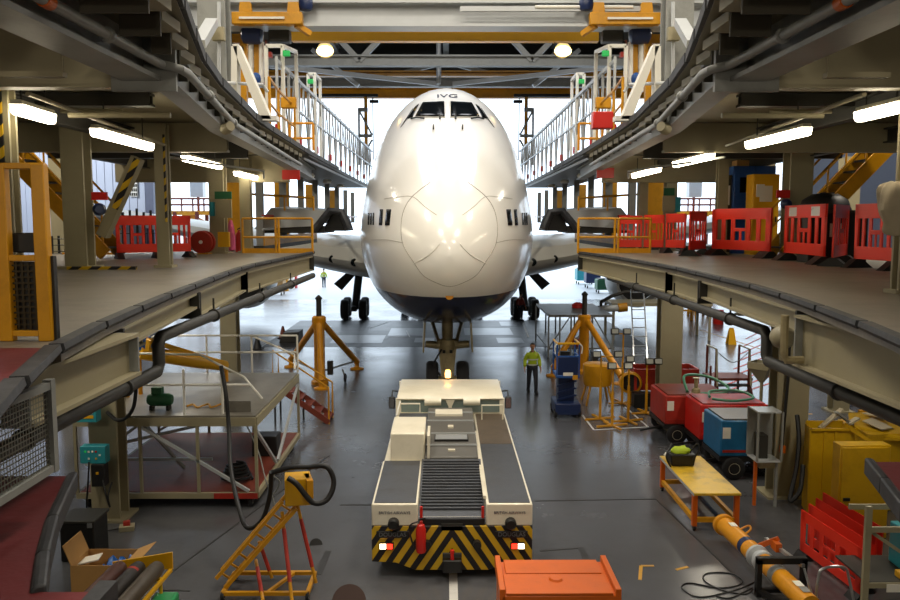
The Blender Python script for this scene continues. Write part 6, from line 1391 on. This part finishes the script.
MB().bar((6.2, 11.36, 1.5), (7.3, 11.36, .75), .03, .05).build('brace', 'cream_steel', t); MB().bar((6.2, 11.36, .05), (7.5, 11.36, .6), .03, .05).build('brace', 'cream_steel', t)
MB().b2(6.5, 6.9, 11.3, 11.31, .56, .68).build('label_plate', 'paper', t)
solo('teal_bin', MB().b2(6.95, 7.5, 11.6, 12.1, .705, 1.35), 'teal', 'teal box standing on the shelf of the cream rack', 'box', bevel=.02)
solo('yellow_tray', MB().b2(6.75, 7.1, 11.4, 11.56, .705, .8), 'yellow_clean', 'small yellow tray on the front of the rack shelf', 'tray', bevel=.01)
for q, lab in (((822, 600), 'chrome tubular hand truck handle standing by the tow bar'),):
    c = V((5.9, 11.6, 0)); t = thing('hand_truck', lab, 'hand truck', tuple(c))
    MB().tube(arc([c+V((-.3, .0, .1)), c+V((-.28, .0, .6)), c+V((-.2, .02, .78)), c+V((.12, .02, .8)), c+V((.2, .0, .6)), c+V((.28, -.1, .1))], 6), .022, 8).build('handle_frame', 'alu', t)
    MB().tube([c+V((-.45, .1, .75)), c+V((-.3, -.1, .1))], .018, 8).build('side_rod', 'alu', t)
    MB().box(c+V((0, -.1, .08)), (.62, .3, .04)).build('toe_plate', 'dark_steel', t)
    for x in (-.3, .3): wheel(c+V((x, .12, .1)), .1, .05, t)
# orange unit at the bottom of the view
x0, x1, y0, y1, z = .75, 2.32, 10.35, 11.45, 1.0
t = thing('orange_unit', 'bright orange steel chest behind the tug at the bottom of the view', 'chest', ((x0+x1)/2, y0, 0))
MB().b2(x0, x1, y0, y1, .12, z-.02).build('body', 'orange', t, bevel=.02); MB().b2(x0+.1, x1-.1, y0+.62, y1-.03, z-.02, z+.02).build('back_flap', 'orange', t, bevel=.006); MB().b2(x0+.06, x1-.06, y0, y0+.6, z-.02, z+.015).build('lid', 'orange', t, bevel=.006)
for x in (x0, x1): MB().b2(x-.03, x+.05, y0, y1+.02, z-.1, z+.07).build('side_rib', 'orange', t, bevel=.01)
MB().lathe([(.1, 0), (.08, .03), (0, .035)], ((x0+x1)/2, y0+.42, z+.014), n=18).build('cap', 'orange', t)
for x in (x0+.15, x1-.15):
    for y in (y0+.15, y1-.15): MB().b2(x-.06, x+.06, y-.06, y+.06, 0, .13).build('foot', 'black', t)
# ================================================================ on the upper docks
struct('manhole_floor_cover', MB().cyl(on(349, 602, .0), on(349, 602, .006), .27, n=28), mat('cover_brown', '#45302b', .5))
struct('manhole_floor_cover', MB().cyl(on(316, 545, .0), on(316, 545, .005), .12, n=24), 'joint')
for s, nm in ((-1, 'left'), (1, 'right')):
    X = lambda a, Y: at(446 + s*(446-a), 100, Y).x
    Q = lambda a, b, Y: at(446 + s*(446-a), b, Y)
    # telescopic lattice barrier running back beside the fuselage
    t = thing('lattice_barrier', 'long pale lattice barrier running beside the fuselage on the upper %s dock' % nm, 'barrier', (s*4.75, 24, 8.1))
    for z, r in ((10.5, .05), (9.55, .03), (8.2, .05)): MB().bar((s*4.75, 23, z), (s*4.75, 52, z), r*2).build('chord', 'pale_steel', t)
    n = 17
    for k in range(n):
        y = 23 + k*29/n; y2 = 23 + (k+1)*29/n
        MB().bar((s*4.75, y, 8.15), (s*4.75, y, 10.62), .07).build('post', 'pale_steel', t)
        MB().bar((s*4.75, y, 8.2), (s*4.75, (y+y2)/2, 10.5), .04).build('lacing', 'pale_steel', t); MB().bar((s*4.75, (y+y2)/2, 10.5), (s*4.75, y2, 8.2), .04).build('lacing', 'grey_steel', t)
        if k % 2 == 0: MB().b2(s*4.75-.07, s*4.75+.07, y-.07, y+.07, 8.5, 8.75).build('red_marker', 'red', t)
    for k, (a, b, c_, Y) in enumerate(((266, 46, 296, 23.6), (308, 74, 320, 29.5))):
        t = thing('portal_frame', 'white tubular portal frame at the %s of the lattice barrier, upper %s dock' % (('start', 'second bay')[k], nm), 'frame', tuple(Q(a, 100, Y)))
        p, q = Q(a, b, Y), Q(a+(c_-a)*.55, b, Y); r_ = Q(c_, b+6, Y+1.4)
        for u in (p, q, r_): MB().bar((u.x, u.y, 8.15), u, .1).build('upright', 'white', t)
        MB().bar(p, q, .1).build('top_bar', 'white', t); MB().bar(q, r_, .1).build('top_bar', 'white', t)
        solo('status_light', MB().box(Q(c_-9.5, b+7.5, Y-.2), (.2, .12, .16)), 'led_green', 'green status light on the %s portal frame, upper %s dock' % (('first', 'second')[k], nm), 'indicator light', bevel=.02)
    # white triangular brackets
    t = thing('dock_bracket', 'big white triangular bracket standing on the curved edge of the upper %s dock' % nm, 'bracket', tuple(Q(250, 115, 16.8)))
    Y = 16.9; MB().slab([Q(231, 112, Y), Q(231, 46, Y), Q(237, 46, Y), Q(237, 113, Y)], (0, .3, 0)).build('upright', 'white', t)
    MB().slab([Q(232, 44, Y), Q(238, 44, Y), Q(271, 119, Y), Q(260, 119, Y)], (0, .3, 0)).build('diagonal', 'white', t); MB().b2(Q(228, 0, Y).x, Q(274, 0, Y).x, Y, Y+.3, 8.1, 8.2).build('base', 'white', t)
    t = thing('dock_strut', 'pale strut with a junction box on the grey column of the upper %s dock' % nm, 'strut', tuple(Q(206, 34, 20)))
    MB().bar(Q(199, 44, 20), Q(212, 22, 21.5), .3, .2).build('strut_bar', 'pale_steel', t); MB().box(Q(218.5, 34, 21.9), (.32, .2, .34)).build('junction_box', 'cream_steel', t); MB().cyl(Q(219, 2, 22), Q(219, 90, 22), .05, n=8).build('conduit_run', 'pale_steel', t)
    # hoist masts under the crane
    t = thing('hoist_mast', 'yellow hoist mast with white guide tubes hanging at the %s end of the crane' % nm, 'hoist', tuple(Q(250, 100, 24.6)))
    Y = 24.6
    for a, b, c_, m, r_ in ((244, 30, 112, 'yellow', .2), (257, 32, 78, 'yellow', .14)): MB().bar(Q(a, b, Y), Q(a, c_, Y), r_).build('mast_bar', m, t)
    for a, b, c_ in ((251, 38, 92), (261.5, 42, 84)): MB().cyl(Q(a, b, Y-.1), Q(a, c_, Y-.1), .075, n=10).build('guide_tube', 'white', t)
    MB().b2(Q(231, 0, Y).x, Q(246, 0, Y).x, Y, Y+.3, Z(43, Y), Z(34, Y)).build('carriage', 'yellow', t)
    MB().lathe([(.05, 0), (.26, .04), (.3, .2), (.3, .55), (.2, .62)], Q(263, 35, Y-.2), (s, 0, .1), 16).build('motor', 'blue_dark', t); MB().box(Q(280, 37, Y-.1), (.62, .4, .34)).build('gearbox', 'dark_steel', t, bevel=.03)
    MB().box(Q(268.5, 55, Y-.2), (.2, .2, .15)).build('red_box', 'red_dull', t); MB().box(Q(238, 51, Y), (.4, .2, .24)).build('white_box', 'white', t); MB().cyl(Q(266, 40, Y-.25), Q(266, 105, Y-.25), .035, n=8).build('drive_shaft', 'rust_red', t)
    MB().ball(Q(256, 79, Y-.2), .15, 12, (1, 1, 1.3)).build('blue_pump', 'blue', t); MB().box(Q(247, 32, Y-.2), (.3, .2, .2)).build('limit_switch', 'pale_steel', t)
    # yellow railing on the curved edge and orange end post
    ps = [(Q(270, 122, 18.6).x, 18.6, 8.12), (Q(279, 130, 20.4).x, 20.4, 8.12), (Q(295, 137, 23.2).x, 23.2, 8.12)]
    railing('edge_railing', 'yellow railing along the curved edge of the upper %s dock' % nm, 'railing', ps, 1.15, (1.0, .5), .035)
    solo('yellow_control_box', MB().box(Q(289, 103, 22.6), (.42, .2, .3)), 'yellow', 'yellow control box by the railing of the upper %s dock' % nm, 'control box', bevel=.02)
    ps = [(Q(286, 122, 24.2).x-s*.1, 24.2, 8.12), (Q(313, 122, 24.2).x, 24.2, 8.12)]
    railing('end_railing', 'orange-yellow end railing closing the upper %s dock beside the lattice' % nm, 'railing', ps, .8, (1.0, .45), .04, 'amber')
    solo('walkway_handrail', MB().tube([Q(205, 82, 15.5), Q(262, 84.5, 18.4), Q(268, 92, 18.4)], .035, 8), 'pale_steel', 'pale handrail on the curved upper %s dock by the white bracket' % nm, 'handrail')
    # pale edges and gutter along the far upper deck
    solo('deck_edge_channel', MB().tube([(s*4.42, 25, 7.98), (s*4.55, 52, 7.98)], .06, 8), 'pale_steel', 'pale pipe along the lower edge of the far upper %s dock' % nm, 'pipe')
    # lit items further along under the upper dock
    for k in range(4):
        y = 27 + k*4.5
        solo('bulkhead_lamp', MB().lathe([(0, 0), (.16, 0), (.2, .08), (.14, .16), (0, .16)], (s*(5.3), y, 7.72), n=16), 'paper', '%s white bulkhead lamp under the far upper %s dock' % (('first', 'second', 'third', 'fourth')[k], nm), 'light fitting', 'bulkhead lamps under the far docks')
p = at(602, 130, 18.7); solo('red_box', MB().box((p.x, 18.7, 8.12+.2), (.46, .3, .38)), 'red', 'bright red box standing on the edge of the right upper dock', 'box', bevel=.02)
# outdoor gantries glimpsed beyond the docks
for s, nm in ((-1, 'left'), (1, 'right')):
    X = lambda a: at(446 + s*(446-a), 200, 75).x
    t = thing('outdoor_gantry', 'brown and yellow access gantry outside beyond the %s dock' % nm, 'gantry', (X(205), 75, 0))
    for a in (178, 200, 222): 
        for y in (74, 77): MB().bar((X(a), y, 0), (X(a), y, Z(212, 75)), .3).build('leg', 'rust_red', t)
    MB().b2(X(174), X(226), 74, 77, Z(215, 75), Z(211, 75)).build('deck', 'amber', t)
    for b in (199, 205): MB().tube([(X(174), 74, Z(b, 75)), (X(226), 74, Z(b, 75))], .09, 6).build('rail', 'rust_red', t)
    for a in (174, 185, 196, 207, 218): MB().cyl((X(a), 74, Z(211, 75)), (X(a), 74, Z(199, 75)), .08, n=6).build('rail_post', 'rust_red', t)
    MB().bar((X(224), 76, Z(235, 75)), (X(180), 76, Z(213, 75)), .5).build('stair', 'amber', t); MB().box((X(195), 76, Z(186, 75)), (1.2, 1, 2)).build('lift_cage', 'pale_steel', t); MB().bar((X(195), 76, Z(211, 75)), (X(195), 76, Z(182, 75)), .2).build('lift_mast', 'rust_red', t)
# white perforated notice on the far door leaf (left)
p = at(129.5, 179, 61.1); q = at(138, 196.5, 61.1); t = thing('door_notice', 'white gridded notice on the pale hangar door leaf', 'notice', ((p.x+q.x)/2, 61.1, q.z))
MB().b2(p.x, q.x, 61.0, 61.1, q.z, p.z).build('board', 'white', t)
for i in range(4):
    for j in range(4): MB().box((p.x+(q.x-p.x)*(i+.5)/4, 60.98, q.z+(p.z-q.z)*(j+.5)/4), ((q.x-p.x)*.17, .03, (p.z-q.z)*.17)).build('dark_square', 'dark_steel', t)

# dark equipment racks behind the left barriers and below the stairs
for k, (a0, a1, b0, Y, lab) in enumerate(((116, 158, 212, 22.6, 'dark rack of upright bars behind the red barriers on the left dock'), (50, 74, 236, 22.9, 'black shelf rack below the stairs of the left dock'))):
    x0, x1 = at(a0, 200, Y).x, at(a1, 200, Y).x; zt_ = at(446, b0, Y).z; t = thing('equipment_rack', lab, 'rack', ((x0+x1)/2, Y, ZD))
    for x in (x0, x1): MB().bar((x, Y, ZD), (x, Y, zt_), .05).build('upright', 'black', t); MB().bar((x, Y+.4, ZD), (x, Y+.4, zt_), .05).build('upright', 'black', t)
    for z in (.15, .5, .85): MB().b2(x0, x1, Y, Y+.4, ZD+z*(zt_-ZD)-.02, ZD+z*(zt_-ZD)).build('shelf', 'dark_steel', t)
    if k == 0:
        for j in range(6): MB().cyl((x0+(x1-x0)*(j+.5)/6, Y+.2, ZD+.2), (x0+(x1-x0)*(j+.5)/6, Y+.2, zt_+.05*(j % 3)), .035, n=8).build('stored_bar', 'black', t)
for a, b, c_, d_, lab in ((101, 252.5, 118, 257, 'yellow board low behind the big cream column, left dock'), (62, 252.5, 74, 257.5, 'yellow board at the foot of the stairs, left dock')):
    panel(a, b, c_, d_, 22.4, 'yellow', 'yellow_board', lab, 'board', .04)
